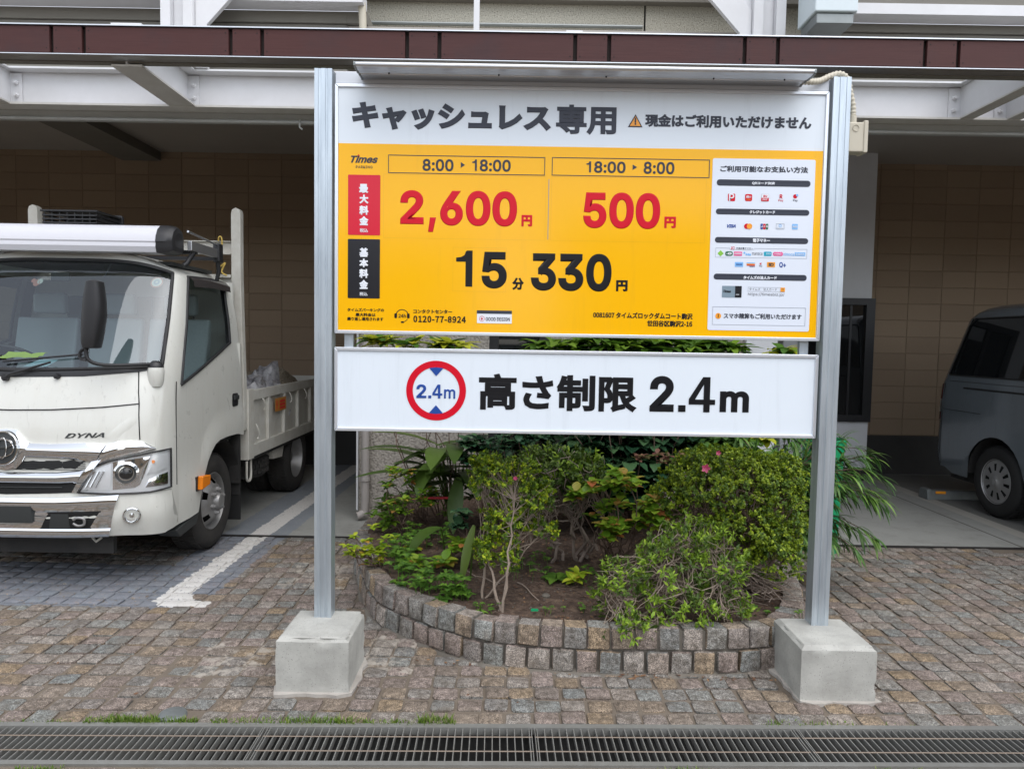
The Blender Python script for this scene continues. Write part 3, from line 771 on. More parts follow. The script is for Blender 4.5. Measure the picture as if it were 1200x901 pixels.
# --- middle block of the building, rough plaster, between the bays
mb = empty('house_front', (.45, 6.2, 0), 'rough plastered house front between the two parking bays, behind the bushes', 'building')
def hp(*a, **k): return bx(*a, parent=mb, **k)
b = B()
for q in ((-1.31, -.20, 6.2, 8.85, 0, 3.745), (.31, 1.98, 6.2, 8.85, 0, 3.745), (-.20, .31, 6.2, 8.85, 0, .35), (-.20, .31, 6.2, 8.85, 2.2, 3.745), (-.20, .31, 6.5, 8.85, .35, 2.2)): b.box(*q)
part(b, 'plaster_wall', 'stucco_rough', mb)
hp('corner_trim', 'white_wall', -1.325, -1.31, 6.17, 6.28, .08, 3.744)
hp('corner_pillar', 'white_wall', 1.982, 2.245, 6.16, 8.85, 0, 3.742)
f = B()
for q in ((-.20, .31, 6.22, 6.27, .35, .40), (-.20, .31, 6.22, 6.27, 2.15, 2.2), (-.20, -.12, 6.22, 6.27, .4, 2.15), (.23, .31, 6.22, 6.27, .4, 2.15)): f.box(*q)
fo = part(f, 'window', 'black_plastic', mb)
B().box(-.12, .23, 6.25, 6.256, .4, 2.15).build('pane', 'tinted_glass', fo).location = (0, 0, 0)
# downpipe
dp = tag(B().tube(smooth_path([(-1.24, 6.13, 3.1), (-1.24, 6.13, 1.2), (-1.24, 6.13, .16), (-1.255, 6.12, .07), (-1.30, 6.10, .045)], 4), .033, 14).build('downpipe', 'pipe_grey', smooth=50), 'thin grey plastic downpipe at the left corner of the rough plaster wall', 'downpipe')
B().lathe([(.037, 0), (.040, .002), (.040, .03), (.037, .032)], (-1.24, 6.13, .34), n=16).build('socket', 'pipe_grey', dp, 40)
# --- white annex with window at the right
an = empty('white_annex', (3.62, 8.4, 0), 'white wall section with a black framed window behind the right sign post', 'wall')
b = B()
for q in ((3.11, 4.10, 8.35, 8.84, 2.105, 3.745), (3.11, 4.12, 8.35, 8.84, .155, .69), (3.11, 3.30, 8.35, 8.84, .69, 2.105)): b.box(*q)
part(b, 'wall_panel', 'white_wall', an)
bx('plinth', 'dark_tile', 3.12, 4.11, 8.36, 8.83, 0, .155, an)
f = B()
for q in ((3.30, 4.13, 8.31, 8.84, .69, .77), (3.30, 4.13, 8.31, 8.84, 2.03, 2.105), (4.03, 4.13, 8.31, 8.84, .77, 2.03), (3.30, 3.37, 8.31, 8.84, .77, 2.03), (3.60, 3.64, 8.33, 8.38, .77, 2.03), (3.86, 3.885, 8.345, 8.37, .77, 2.03)): f.box(*q)
wo_ = part(f, 'window', 'black_plastic', an)
B().box(3.37, 4.03, 8.352, 8.358, .77, 2.03).build('pane', 'tinted_glass', wo_)
# --- upper storey seen over the fascia
up = empty('upper_storey', (.4, 6.2, 4), 'upper storey wall of exposed aggregate above the wooden fascia board', 'building')
bx('aggregate_wall', 'exposed_aggregate', -1.28, 1.046, 6.2, 9, 3.747, 6.8, up)
bx('aggregate_wall', 'exposed_aggregate', 1.062, 2.6, 6.2, 9, 3.747, 6.8, up)
bx('joint', 'dark_hole', 1.046, 1.062, 6.22, 6.3, 3.747, 6.8, up)
bx('cornice', 'soffit_board', -1.28, 2.6, 6.12, 6.199, 4.345, 4.42, up)
cd_ = part(B().tube([(-1.24, 6.17, 4.16), (1.03, 6.17, 4.16)], .016, 8), 'conduit', 'grey_metal', up)
for side, xa, xb, txt in ((0, -8.2, -1.285, 'left'), (1, 2.2, 9.2, 'right')):
    s = empty('balcony_slab', ((xa + xb) / 2, 5.6, 4), 'white edged balcony slab with dark soffit at the top %s of the picture' % txt, 'balcony', 'balcony slabs over the parking bays')
    ez = 3.988 if side == 0 else 3.966
    bx('soffit', 'soffit_board', xa, xb, 5.58, 9, 3.905, ez, s)
    bx('soffit_panel', 'soffit_board', xa, xb, 5.60, 5.66, 3.2, 3.90, s)
    xb = -1.13 if side == 0 else xb
    if side == 0: bx('soffit_return', 'soffit_board', -1.284, xb, 5.58, 6.195, 3.905, ez, s)
    bx('edge_trim', 'white_steel', xa, xb, 5.42, 5.575, ez, ez + .075, s)
    bx('parapet', 'soffit_board', xa, xb, 5.44, 5.57, ez + .078, 5.2, s)
# --- steel carport frame: main beam, brackets, posts
fr = empty('steel_frame', (0, 5.4, 3.2), 'white painted steel carport beam with brackets running across the whole front', 'steel frame')
b = B(); b.box(-8, 9, 5.45, 5.462, 3.222, 3.46); part(b, 'beam_web', 'white_steel', fr)
bx('bottom_flange', 'white_flange', -8, 9, 5.36, 5.56, 3.206, 3.221, fr)
bx('top_flange', 'white_steel', -8, 9, 5.36, 5.56, 3.461, 3.474, fr)
bx('shutter_rail', 'rail_zinc', -8, 9, 5.50, 5.62, 3.160, 3.205, fr)
part(B().tube([(-8, 5.49, 3.145), (9, 5.49, 3.145)], .014, 8), 'rail_pipe', 'rail_zinc', fr, 60)
part(B().tube([(-1.60, 5.47, 3.16), (-1.60, 5.46, 3.10), (-1.58, 5.46, 3.085)], .007, 6), 'pipe_clip', 'rail_zinc', fr, 60)
bx('top_blade', 'white_steel', -8, 9, 5.562, 5.61, 3.206, 3.45, fr)
def bracket(x, w=.17):
    h = part(B().box(x - w / 2, x + w / 2, 4.60, 5.359, 3.210, 3.222), 'bracket_flange', 'white_flange', fr)
    b = B(); b.box(x - .006, x + .006, 4.60, 5.449, 3.223, 3.46); b.box(x - w / 2, x + w / 2, 4.60, 5.359, 3.461, 3.471)
    b.box(x - .09, x + .09, 5.436, 5.4485, 3.235, 3.45)
    part(b, 'bracket', 'white_steel', fr)
    for sx in (-.055, .055):
        for z in (3.29, 3.38):
            part(B().lathe([(0, -.012), (.011, -.012), (.011, .004), (.017, .006), (.017, .02), (0, .02)], (x + sx, 5.416, z), 'y', 8), 'bolt', 'white_steel', fr)
for x in (-3.72, -2.42, .35, 3.26, 3.60): bracket(x, .19 if x == -2.42 else .10)
b = B()
for x in (-2.43, 1.79):
    p = B()
    p.box(x - .115, x - .045, 5.30, 5.40, 3.476, 5.2); p.box(x - .045, x + .045, 5.36, 5.40, 3.476, 5.2); p.box(x + .045, x + .115, 5.30, 5.40, 3.476, 5.2)
    part(p, 'post', 'white_steel', fr, bevel=.004)
    s = 1 if x < 0 else -1
    q = B(); z0, z1, e = 3.80, 4.75, .95
    if s > 0: poly = [(x + .117, 3.476), (x + .20, 3.476), (x + .20, 3.78), (x + 1.05, 4.70), (x + .98, 4.76), (x + .117, 3.94)]
    else: poly = [(x - .117, 3.476), (x - .117, 3.94), (x - .98, 4.76), (x - 1.05, 4.70), (x - .20, 3.78), (x - .20, 3.476)]
    q.prism(poly, 'y', 5.34, 5.38); part(q, 'brace', 'white_steel', fr, bevel=.003)
    q = B(); poly = [(x + s * .117, 3.93), (x + s * .98, 4.765), (x + s * .117, 4.765)]; q.prism(poly, 'y', 5.355, 5.362); part(q, 'gusset_plate', 'white_steel', fr)
part(B().box(-.315, -.275, 5.3, 5.34, 3.476, 5.2), 'post', 'white_steel', fr)
# drain hopper / duct box hanging beside the right post
hb = empty('duct_box', (2.15, 5.2, 4), 'pale blue metal duct box with dark foot beside the right upper post', 'duct box')
part(B().box(1.98, 2.27, 4.98, 5.29, 3.78, 5.2), 'casing', 'ac_panel', hb, bevel=.012)
part(B().box(2.0, 2.25, 5.0, 5.27, 3.71, 3.778), 'foot', 'grey_metal', hb, bevel=.006)
# short conduit at the left balcony end
tag(B().tube(smooth_path([(-1.17, 5.50, 4.05), (-1.15, 5.50, 3.98), (-1.14, 5.50, 3.7)], 5), .028, 10).build('conduit_stub', 'beige_plastic', smooth=50), 'short beige conduit hanging from the left balcony end', 'conduit')
# --- wooden fascia
fa = empty('wooden_fascia', (0, 4.5, 3.25), 'long fascia of dark red stained planks, long and short ones alternating, over the sign', 'fascia')
gaps = [-2.821, -2.625, -1.737, -1.546, -.669, -.473, .348, .554, 1.374, 1.575, 2.466, 2.667]
xs = [-6.1, -4.98, -4.79, -3.90, -3.71] + gaps + [3.57, 3.76, 4.65, 4.84, 6.1]
for i, (a, b_) in enumerate(zip(xs, xs[1:])):
    bx('plank', 'stained_wood', a + .012, b_ - .012, 4.5, 4.525, 3.248, 3.405, fa, bevel=.002)
    for sx in ((a + .03), (b_ - .03)):
        for z in (3.275, 3.38): part(B().lathe([(0, -.001), (.004, -.001), (.004, .002)], (sx, 4.5, z), 'y', 6), 'screw', 'dark_hole', fa) if (-3.3 < sx < 3.3) else None
bx('backing', 'wood_core', -6.1, 6.1, 4.53, 4.56, 3.24, 3.41, fa)
b = B(); b.box(-6.1, 6.1, 4.49, 4.60, 3.409, 3.416); part(b, 'top_strip', 'aluminium', fa)
b = B(); b.box(-6.1, 6.1, 4.494, 4.60, 3.238, 3.243); part(b, 'bottom_strip', 'aluminium', fa)
b = B(); b.box(-6.1, 6.1, 4.601, 4.655, 3.232, 3.42); part(b, 'channel', 'soffit_board', fa)

# ================================================================= SIGN
for k, (xa, xb, fa_) in enumerate(((-1.013, -.694, 'left'), (1.283, 1.613, 'right'))):
    b = B(); y0, y1 = 3.09, 3.43; e = .018; h = .245
    b.add([(xa, y0, -.05), (xb, y0, -.05), (xb, y1, -.05), (xa, y1, -.05), (xa, y0, h - e), (xb, y0, h - e), (xb, y1, h - e), (xa, y1, h - e), (xa + e, y0 + e, h), (xb - e, y0 + e, h), (xb - e, y1 - e, h), (xa + e, y1 - e, h)],
          [(0, 1, 5, 4), (1, 2, 6, 5), (2, 3, 7, 6), (3, 0, 4, 7), (4, 5, 9, 8), (5, 6, 10, 9), (6, 7, 11, 10), (7, 4, 8, 11), (8, 9, 10, 11), (0, 3, 2, 1)])
    me = b.mesh('concrete_block', 'concrete'); bm = bmesh.new(); bm.from_mesh(me)
    bmesh.ops.subdivide_edges(bm, edges=bm.edges[:], cuts=14, use_grid_fill=True); cc = Vector(((xa + xb) / 2, 3.26, .1))
    for v in bm.verts:
        q = v.co; ex = min(abs(q.x - xa), abs(q.x - xb)); ey = min(abs(q.y - y0), abs(q.y - y1)); chip = max(0, noise.noise(q * 23 + Vector((k * 9, 0, 0))) - .12)
        near_edge = sum((ex < .012, ey < .012, q.z > h - e - .01))
        q += Vector([noise.noise(q * 17), noise.noise(q * 17 + Vector((5, 0, 0))), 0]) * .0016
        if near_edge >= 2: q += (cc - q).normalized() * chip * .022
    for f_ in bm.faces: f_.smooth = True
    bm.to_mesh(me); bm.free(); me.set_sharp_from_angle(angle=R_(28))
    o = tag(link('concrete_block', me), 'square concrete foot block under the %s post of the parking sign' % fa_, 'concrete block', 'concrete foot blocks of the sign')
    b = B(); r = random.Random(k); n = 28; pts = []
    for i in range(n):
        t = i / n * 4; sd_ = int(t); u = t - sd_; q = r.uniform(.004, .035)
        c4 = [(xa, y0), (xb, y0), (xb, y1), (xa, y1), (xa, y0)]; (ax, ay), (bx_, by) = c4[sd_], c4[sd_ + 1]
        nx, ny = ((0, -1), (1, 0), (0, 1), (-1, 0))[sd_]; pts.append((ax + (bx_ - ax) * u + nx * q, ay + (by - ay) * u + ny * q))
    b.prism(pts, 'z', -.03, .004); b.build('mortar_bedding', 'mortar_pale', o)

sg = empty('parking_sign', (.295, 3.35, .25), 'large yellow parking tariff board over a white height limit board on two steel posts', 'parking sign')
def channel_post(x0, x1):
    b = B(); y0, y1 = 3.328, 3.403; w = x1 - x0
    g = [(0, 0), (.20, 0), (.23, .035), (.36, .035), (.39, 0), (.62, 0), (.65, .03), (.74, .03), (.77, 0), (1, 0)]
    poly = [(x0 + u * w, y0 + v * .1) for u, v in g] + [(x1, y1), (x0, y1)]
    b.prism(poly, 'z', .235, 2.757); return part(b, 'post', 'galvanised', sg)
pl, pr = channel_post(-.909, -.83), channel_post(1.421, 1.500)
BX0, BX1 = -.822, 1.413
def board(z0, z1, nm):
    b = B(); w = .016
    for q in ((BX0, BX1, z0, z0 + w), (BX0, BX1, z1 - w, z1)):
        b.prism([(BX0, q[2]), (BX1, q[2]), (BX1 - (w if q[2] == z0 else 0), q[3]), (BX0 + (w if q[2] == z0 else 0), q[3])] if q[2] == z0 else [(BX0 + w, q[2]), (BX1 - w, q[2]), (BX1, q[3]), (BX0, q[3])], 'y', 3.344, 3.375)
    b.prism([(BX0, z0 + .0004), (BX0 + w, z0 + w), (BX0 + w, z1 - w), (BX0, z1 - .0004)], 'y', 3.3445, 3.375); b.prism([(BX1, z0 + .0004), (BX1, z1 - .0004), (BX1 - w, z1 - w), (BX1 - w, z0 + w)], 'y', 3.3445, 3.375)
    return part(b, nm, 'frame_alu', sg, bevel=.003)
board(1.573, 2.698, 'board_frame'); board(1.123, 1.511, 'board_frame')
bx('top_cap', 'plaster_cap', BX0 + .002, BX1 - .002, 3.352, 3.392, 2.700, 2.752, sg, bevel=.003)
bx('board_panel', 'sign_white', BX0 + .010, BX1 - .010, 3.352, 3.370, 1.583, 2.690, sg)
lp = bx('board_panel', 'sign_white', BX0 + .010, BX1 - .010, 3.352, 3.370, 1.132, 1.502, sg); lp['label'] = 'white height limit panel'
for x in (BX0 + .06, BX1 - .06): bx('bracket', 'galvanised', x - .02, x + .02, 3.376, 3.40, 1.2, 2.6, sg)
Y0 = 3.3512
def rc(n): return tuple(v / 1000 for v in SG[n])
SG = {}
for ln in '''headline -745 2489 453 2620|warn 506 2527 572 2584|cash 583 2528 1337 2587|times -749 2347 -626 2380|parking -726 2323 -649 2335|box1 -579 2304 134 2386|t800 -423 2316 -282 2370|tri1 -249 2333 -233 2358|t1800 -198 2318 -22 2372|box2 165 2305 882 2387|t1800b 321 2320 500 2372|tri2 532 2336 549 2360|t800b 582 2319 722 2374|redbox -761 2023 -614 2294|r1 -711 2212 -668 2253|r2 -710 2164 -667 2205|r3 -710 2114 -667 2155|r4 -710 2067 -667 2108|r5 -707 2035 -669 2053|blkbox -761 1736 -614 2005|b1 -709 1924 -667 1965|b2 -709 1877 -667 1916|b3 -709 1828 -667 1869|b4 -709 1778 -667 1820|b5 -707 1747 -670 1764|n2 -523 2076 -416 2229|comma -395 2042 -359 2108|n600 -341 2072 10 2231|yen1 31 2074 80 2126|n500 312 2071 663 2234|yen2 683 2077 736 2129|n15 -265 1792 -32 1961|fun -7 1785 47 1842|n330 78 1784 448 1956|yen3 470 1787 523 1838|s1 -763 1675 -594 1691|s2 -725 1653 -633 1669|s3 -763 1633 -597 1650|h24 -528 1650 -493 1668|cc -459 1671 -281 1690|tel -459 1630 -217 1661|gd -166 1631 -6 1690|gdk -167 1675 -6 1690|gdt -126 1642 -15 1659|gdc -156 1638 -131 1665|addr1 368 1663 826 1692|addr2 617 1628 825 1657|ptitle 930 2333 1329 2362|pt1 1076 2278 1181 2292|i1 969 2203 1002 2237|i2 1047 2204 1079 2236|i3 1121 2205 1155 2237|i4 1199 2204 1222 2237|i5 1265 2205 1288 2239|pt2 1069 2148 1186 2163|visa 969 2083 1009 2099|jcb 1122 2078 1157 2104|din 1193 2080 1230 2105|amex 1266 2080 1292 2105|pt3 1089 2019 1167 2036|icf 921 1949 1339 1992|icr 989 1985 1008 1998|ict 1013 1986 1091 1996|g2 965 1956 1000 1977|g3 1005 1957 1042 1976|g4 1048 1958 1083 1976|g5 1088 1961 1135 1973|g6 1142 1958 1177 1978|g7 1183 1959 1228 1978|g8 1232 1960 1280 1975|g9 1283 1961 1331 1977|k1 1011 1907 1049 1929|k2 1065 1908 1103 1930|k3 1123 1908 1137 1927|k4 1158 1908 1195 1931|k5 1214 1907 1245 1932|pt4 1051 1851 1205 1867|card 956 1767 1046 1820|cardk 1016 1768 1046 1820|cardt 962 1789 997 1801|sb 1075 1796 1244 1816|sbo 1224 1797 1244 1816|sbt 1081 1800 1208 1813|url 1076 1774 1243 1791|bf 916 1642 1343 1725|bt 967 1670 1326 1696|r24 -442 1280 -323 1345|rm -314 1281 -262 1324|takasa -153 1230 580 1401|p24 639 1235 940 1400|pm 964 1239 1099 1337'''.split('|'):
    q = ln.split(); SG[q[0]] = tuple(map(int, q[1:]))
L1, L2, L3, L4 = Y0 - .0008, Y0 - .0020, Y0 - .0030, Y0 - .0040
bx('tariff_field', 'sign_yellow', BX0 + .0165, BX1 - .018, L1 - .0004, L1 + .0012, 1.590, 2.434, sg)
def wr(k, s, mat, y=L2, f=JPN, bold=.03, **kw): return write(s, rc(k), mat, sg, y, f, bold, **kw)
def dec(k, mat, y=L2, r=.004, name='print'): a = rc(k); return decal(rrect(a[0], a[1], a[2], a[3], r), mat, sg, y, name)
write('キャッシュレス', (-.745, 2.497, .158, 2.620), 'print_grey', sg, L1, JPN, .020)
write('専用', (.180, 2.489, .453, 2.622), 'print_grey', sg, L1, JPN, .013)
wr('cash', '現金はご利用いただけません', 'print_grey', L1, bold=.016)
a = rc('warn'); cx_ = (a[0] + a[2]) / 2
decal([(a[0], a[1]), (a[2], a[1]), (cx_, a[3])], 'print_grey', sg, L1)
decal([(a[0] + .008, a[1] + .0045), (a[2] - .008, a[1] + .0045), (cx_, a[3] - .0095)], 'print_orange', sg, L2)
write('!', (cx_ - .0042, a[1] + .009, cx_ + .0042, a[3] - .016), 'print_grey', sg, L3, LAT, .03)
wr('times', 'Times', 'print_grey', f=LAT, bold=.03, shear=.35); wr('parking', 'PARKING', 'print_grey', f=LAT, bold=.01, space=1.15)
a = rc('times'); decal(ell(a[0] + .0355, a[3] + .001, .0042, .0034, 12), 'print_red', sg, L3)
for k in ('box1', 'box2'): a = rc(k); frame_decal(a[0], a[1], a[2], a[3], .0032, 'print_grey', sg, L2)
for k, s in (('t800', '8:00'), ('t800b', '8:00')): wr(k, s, 'print_grey', f=LAT, bold=.024)
write('8:00', (-.163, 2.318, -.022, 2.372), 'print_grey', sg, L2, LAT, .024); digit('1', (-.197, 2.320, -.176, 2.371), 'print_grey', sg, L2)
write('8:00', (.357, 2.320, .500, 2.372), 'print_grey', sg, L2, LAT, .024); digit('1', (.322, 2.322, .343, 2.371), 'print_grey', sg, L2)
for k in ('tri1', 'tri2'): a = rc(k); decal([(a[0], a[1]), (a[2] + .003, (a[1] + a[3]) / 2), (a[0], a[3])], 'print_grey', sg, L2)
dec('redbox', 'sign_red'); dec('blkbox', 'sign_black')
for k, s in zip(('r1', 'r2', 'r3', 'r4', 'r5'), ('最', '大', '料', '金', '税込')): wr(k, s, 'print_white', L3, bold=.02 if k != 'r5' else .01)
for k, s in zip(('b1', 'b2', 'b3', 'b4', 'b5'), ('基', '本', '料', '金', '税込')): wr(k, s, 'print_white', L3, bold=.02 if k != 'b5' else .01)
for k, s in (('n2', '2'), ('comma', ','), ('n600', '600'), ('n500', '500')): wr(k, s, 'print_red', f=LAT, bold=.032)
wr('n330', '330', 'print_black', f=LAT, bold=.032)
write('5', (-.148, 1.790, -.032, 1.957), 'print_black', sg, L2, LAT, .032); digit('1', (-.265, 1.797, -.190, 1.961), 'print_black', sg, L2)
for k, m_ in (('yen1', 'print_red'), ('yen2', 'print_red'), ('yen3', 'print_black')): wr(k, '円', m_, bold=.02)
wr('fun', '分', 'print_black', bold=.018)
bx('divider', 'print_line', .1515, .1542, L2 - .0005, L2, 2.016, 2.288, sg)
# pasted number strips: faint raised film edges
flat('film_edge', (.78, .42, .012), .12)
for q in ((-.60, 2.012, .14, 2.30), (.165, 2.012, .87, 2.30), (-.28, 1.775, -.035, 1.975)): frame_decal(q[0], q[1], q[2], q[3], .0012, 'film_edge', sg, L1 - .0006, 'film_edge')
wr('s1', 'タイムズパーキングの', 'print_black', bold=.012); wr('s2', '最大料金は', 'print_black', bold=.012); wr('s3', '繰り返し適用されます', 'print_black', bold=.012)
wr('cc', 'コンタクトセンター', 'print_black', bold=.015); wr('tel', '0120-77-8924', 'print_black', bold=.014, space=1.05)
wr('addr1', '0081607 タイムズロックダムコート駒沢', 'print_black', bold=.014); wr('addr2', '世田谷区駒沢2-16', 'print_black', bold=.014)
wr('h24', '24h', 'print_black', bold=.01)
hx, hz = -.511, 1.659
ring_decal(hx, hz, .030, .0265, 'print_black', sg, L2, a0=15, a1=165)
for s in (-1, 1): decal(rrect(hx + s * .029 - .006, hz - .011, hx + s * .029 + .006, hz + .011, .004), 'print_black', sg, L2)
ring_decal(hx, hz, .030, .0275, 'print_black', sg, L2, a0=280, a1=330); decal(ell(hx + .002, hz - .029, .0075, .0042, 12), 'print_black', sg, L2)
dec('gd', 'print_white', L2, .001); dec('gdk', 'print_grey', L3, .001); wr('gdt', 'GOOD DESIGN', 'print_grey', L3, f=LAT, bold=.02)
a = rc('gdc'); gx, gz_ = (a[0] + a[2]) / 2, (a[1] + a[3]) / 2
ring_decal(gx, gz_, .0125, .0108, 'print_red', sg, L3, n=24); decal(rrect(gx - .005, gz_ - .002, gx + .005, gz_ + .002, .001), 'print_red', sg, L3); decal(rrect(gx - .0015, gz_ - .007, gx + .0015, gz_ + .007, .001), 'print_red', sg, L4)
# payment panel
pw = decal(rrect(.895, 1.617, 1.362, 2.394, .008), 'pay_white', sg, L2, 'payment_panel')
wr('ptitle', 'ご利用可能なお支払い方法', 'print_grey', L3, bold=.015)
for z0, z1, k, s in ((2.272, 2.300, 'pt1', 'QRコード決済'), (2.143, 2.169, 'pt2', 'クレジットカード'), (2.015, 2.041, 'pt3', '電子マネー'), (1.848, 1.875, 'pt4', 'タイムズの法人カード')):
    decal(rrect(.916, z0, 1.342, z1, .0128), 'print_grey', sg, L3); wr(k, s, 'print_white', L4, bold=.02)
dec('i1', 'print_red', L3, .005); wr('i1', 'P', 'print_white', L4, f=LAT, bold=.02, keep=True)
a = rc('i1'); 
dec('i2', 'print_red', L3, .007); write('d払い', (1.051, 2.218, 1.075, 2.230), 'print_white', sg, L4, JPN, .02); write('-----', (1.053, 2.210, 1.073, 2.213), 'print_orange', sg, L4, LAT, .03)
dec('i3', 'print_line', L3, .002); a = rc('i3'); decal(rrect(a[0] + .0008, a[1] + .0008, a[2] - .0008, a[3] - .0008, .002), 'print_white', sg, L3 - .0005)
decal(rrect(a[0], a[1], a[2], a[1] + .015, .001), 'print_red', sg, L4); write('au', (1.129, 2.223, 1.147, 2.233), 'print_red', sg, L4, LAT, .03); write('PAY', (1.127, 2.208, 1.149, 2.217), 'print_white', sg, L4 - .0006, LAT, .03)
write('R', (1.204, 2.218, 1.218, 2.237), 'print_red', sg, L3, LAT, .04); write('Pay', (1.199, 2.203, 1.222, 2.215), 'print_red', sg, L3, LAT, .01)
decal(ell(1.275, 2.229, .0095, .0095, 16), 'print_red', sg, L3); decal(ell(1.283, 2.234, .0055, .0055, 12), 'print_sky', sg, L4); write('Pay', (1.266, 2.204, 1.287, 2.216), 'print_grey', sg, L3, LAT, .01)
wr('visa', 'VISA', 'print_blue', L3, f=LAT, bold=.05, shear=.3)
decal(ell(1.0595, 2.091, .0125, .0125), 'print_red', sg, L3); decal(ell(1.0715, 2.091, .0125, .0125), 'print_orange', sg, L4)
for i, m_ in enumerate(('print_blue', 'print_red', 'print_darkgreen')):
    decal(rrect(1.122 + i * .012, 2.078, 1.133 + i * .012, 2.104, .003), m_, sg, L3); write('JCB'[i], (1.124 + i * .012, 2.087, 1.131 + i * .012, 2.096), 'print_white', sg, L4, LAT, .03)
a = rc('din'); frame_decal(a[0], a[1], a[2], a[3], .0012, 'print_line', sg, L3); ring_decal(1.2115, 2.096, .007, .004, 'print_sky', sg, L3, n=16); write('Diners Club', (1.197, 2.082, 1.226, 2.087), 'print_line', sg, L3, LAT, .0)
dec('amex', 'print_sky', L3, .002); write('AMEX', (1.268, 2.088, 1.290, 2.097), 'print_white', sg, L4, LAT, .02)
a = rc('icf'); frame_decal(a[0], a[1], a[2], a[3], .0009, 'print_line', sg, L3)
decal(rrect(.985, 1.986, 1.095, 1.997, .001), 'pay_white', sg, L3 - .0006); wr('icr', 'IC', 'print_red', L4, f=LAT, bold=.03, shear=.2); wr('ict', '交通系電子マネー', 'print_grey', L4, bold=.01)
decal([(.944, 1.953), (.958, 1.967), (.944, 1.981), (.930, 1.967)], 'print_green', sg, L3)
dec('g2', 'print_darkgreen', L3, .009); write('-◎', (.970, 1.961, .995, 1.972), 'print_white', sg, L4, JPN, .02)
dec('g3', 'print_pink', L3, .001); write('mmm', (1.008, 1.963, 1.039, 1.970), 'print_white', sg, L4, LAT, .03)
for cx2, cz2 in ((1.053, 1.971), (1.062, 1.964), (1.071, 1.964), (1.079, 1.963)): decal(ell(cx2, cz2, .0042, .0052, 12), 'print_sky', sg, L3)
wr('g5', 'manaca', 'print_grey', L3, f=LAT, bold=.0); dec('g6', 'print_teal', L3, .004); write('ICOCA', (1.152, 1.965, 1.175, 1.972), 'print_white', sg, L4, LAT, .02)
for i in range(4): decal(ell(1.192 + i * .0095, 1.9685, .0085, .0092, 14), 'print_pink', sg, L3 - i * .0002)
write('PASMO', (1.190, 1.965, 1.222, 1.972), 'print_white', sg, L4, LAT, .02)
wr('g8', 'nimoca', 'print_sky', L3, f=LAT, bold=.015); dec('g9', 'print_sky', L3, .001); write('SUGOCA', (1.287, 1.965, 1.327, 1.973), 'print_white', sg, L4, LAT, .02)
dec('k1', 'print_sky', L3, .001); write('WAON', (1.016, 1.914, 1.044, 1.922), 'print_blue', sg, L4, LAT, .02)
for i, m_ in enumerate(('print_sky', 'print_orange', 'print_red')): decal(rrect(1.065, 1.923 - i * .005, 1.103, 1.9275 - i * .005, .0004), m_, sg, L3)
write('nanaco', (1.078, 1.907, 1.103, 1.912), 'print_grey', sg, L3, LAT, .01)
write('K', (1.125, 1.918, 1.135, 1.927), 'print_red', sg, L3, LAT, .04); write('Pay', (1.123, 1.908, 1.137, 1.915), 'print_grey', sg, L3, LAT, .02)
dec('k4', 'print_orange', L3, .002); write('iD', (1.165, 1.912, 1.189, 1.927), 'print_grey', sg, L4, LAT, .04)
wr('k5', 'Q+', 'print_blue', L3, f=LAT, bold=.03)
dec('card', 'card_grey', L3, .002); dec('cardk', 'sign_black', L4, .001); wr('cardt', 'Times', 'print_black', L4, f=LAT, bold=.04, shear=.3); write('----', (1.020, 1.779, 1.034, 1.783), 'print_white', sg, L4 - .0006, LAT, .02)
a = rc('sb'); frame_decal(a[0], a[1], a[2], a[3], .0009, 'print_line', sg, L3); wr('sbt', 'タイムズ　法人カード', 'print_grey', L3, bold=0.0)
dec('sbo', 'print_orange', L4, .001); ring_decal(1.2335, 1.808, .0045, .003, 'print_grey', sg, L4 - .0007, n=14)
wr('url', 'https://timesbiz.jp/', 'print_grey', L3, f=LAT, bold=.0)
a = rc('bf'); frame_decal(a[0], a[1], a[2], a[3], .0013, 'print_line', sg, L3)
decal(ell(.9425, 1.682, .0133, .0133), 'print_orange', sg, L3); write('!', (.9405, 1.674, .9445, 1.691), 'print_black', sg, L4, LAT, .04)
wr('bt', 'スマホ精算もご利用いただけます', 'print_grey', L3, bold=.015)
# lower board
ring_decal(-.351, 1.3165, .1385, .108, 'print_red', sg, L1, n=72)
decal([(-.351 - .033, 1.4215), (-.351, 1.3835), (-.351 + .033, 1.4215), (-.351, 1.4245)], 'print_blue', sg, L1); decal([(-.351 - .033, 1.2115), (-.351, 1.2085), (-.351 + .033, 1.2115), (-.351, 1.2495)], 'print_blue', sg, L1)

for ch, q in (('2', (-.442, 1.281, -.396, 1.345)), ): write(ch, q, 'print_blue', sg, L1, LAT, .024)
digit('.', (-.387, 1.281, -.373, 1.294), 'print_blue', sg, L1); digit('4', (-.368, 1.281, -.322, 1.345), 'print_blue', sg, L1)
write('2', (.639, 1.236, .751, 1.402), 'print_black', sg, L1, LAT, .032); digit('.', (.772, 1.237, .806, 1.268), 'print_black', sg, L1); digit('4', (.820, 1.237, .942, 1.400), 'print_black', sg, L1)
0; wr('rm', 'm', 'print_blue', L1, f=LAT, bold=.015)
wr('takasa', '高さ制限', 'print_black', L1, bold=.013); wr('pm', 'm', 'print_black', L1, f=LAT, bold=.032)

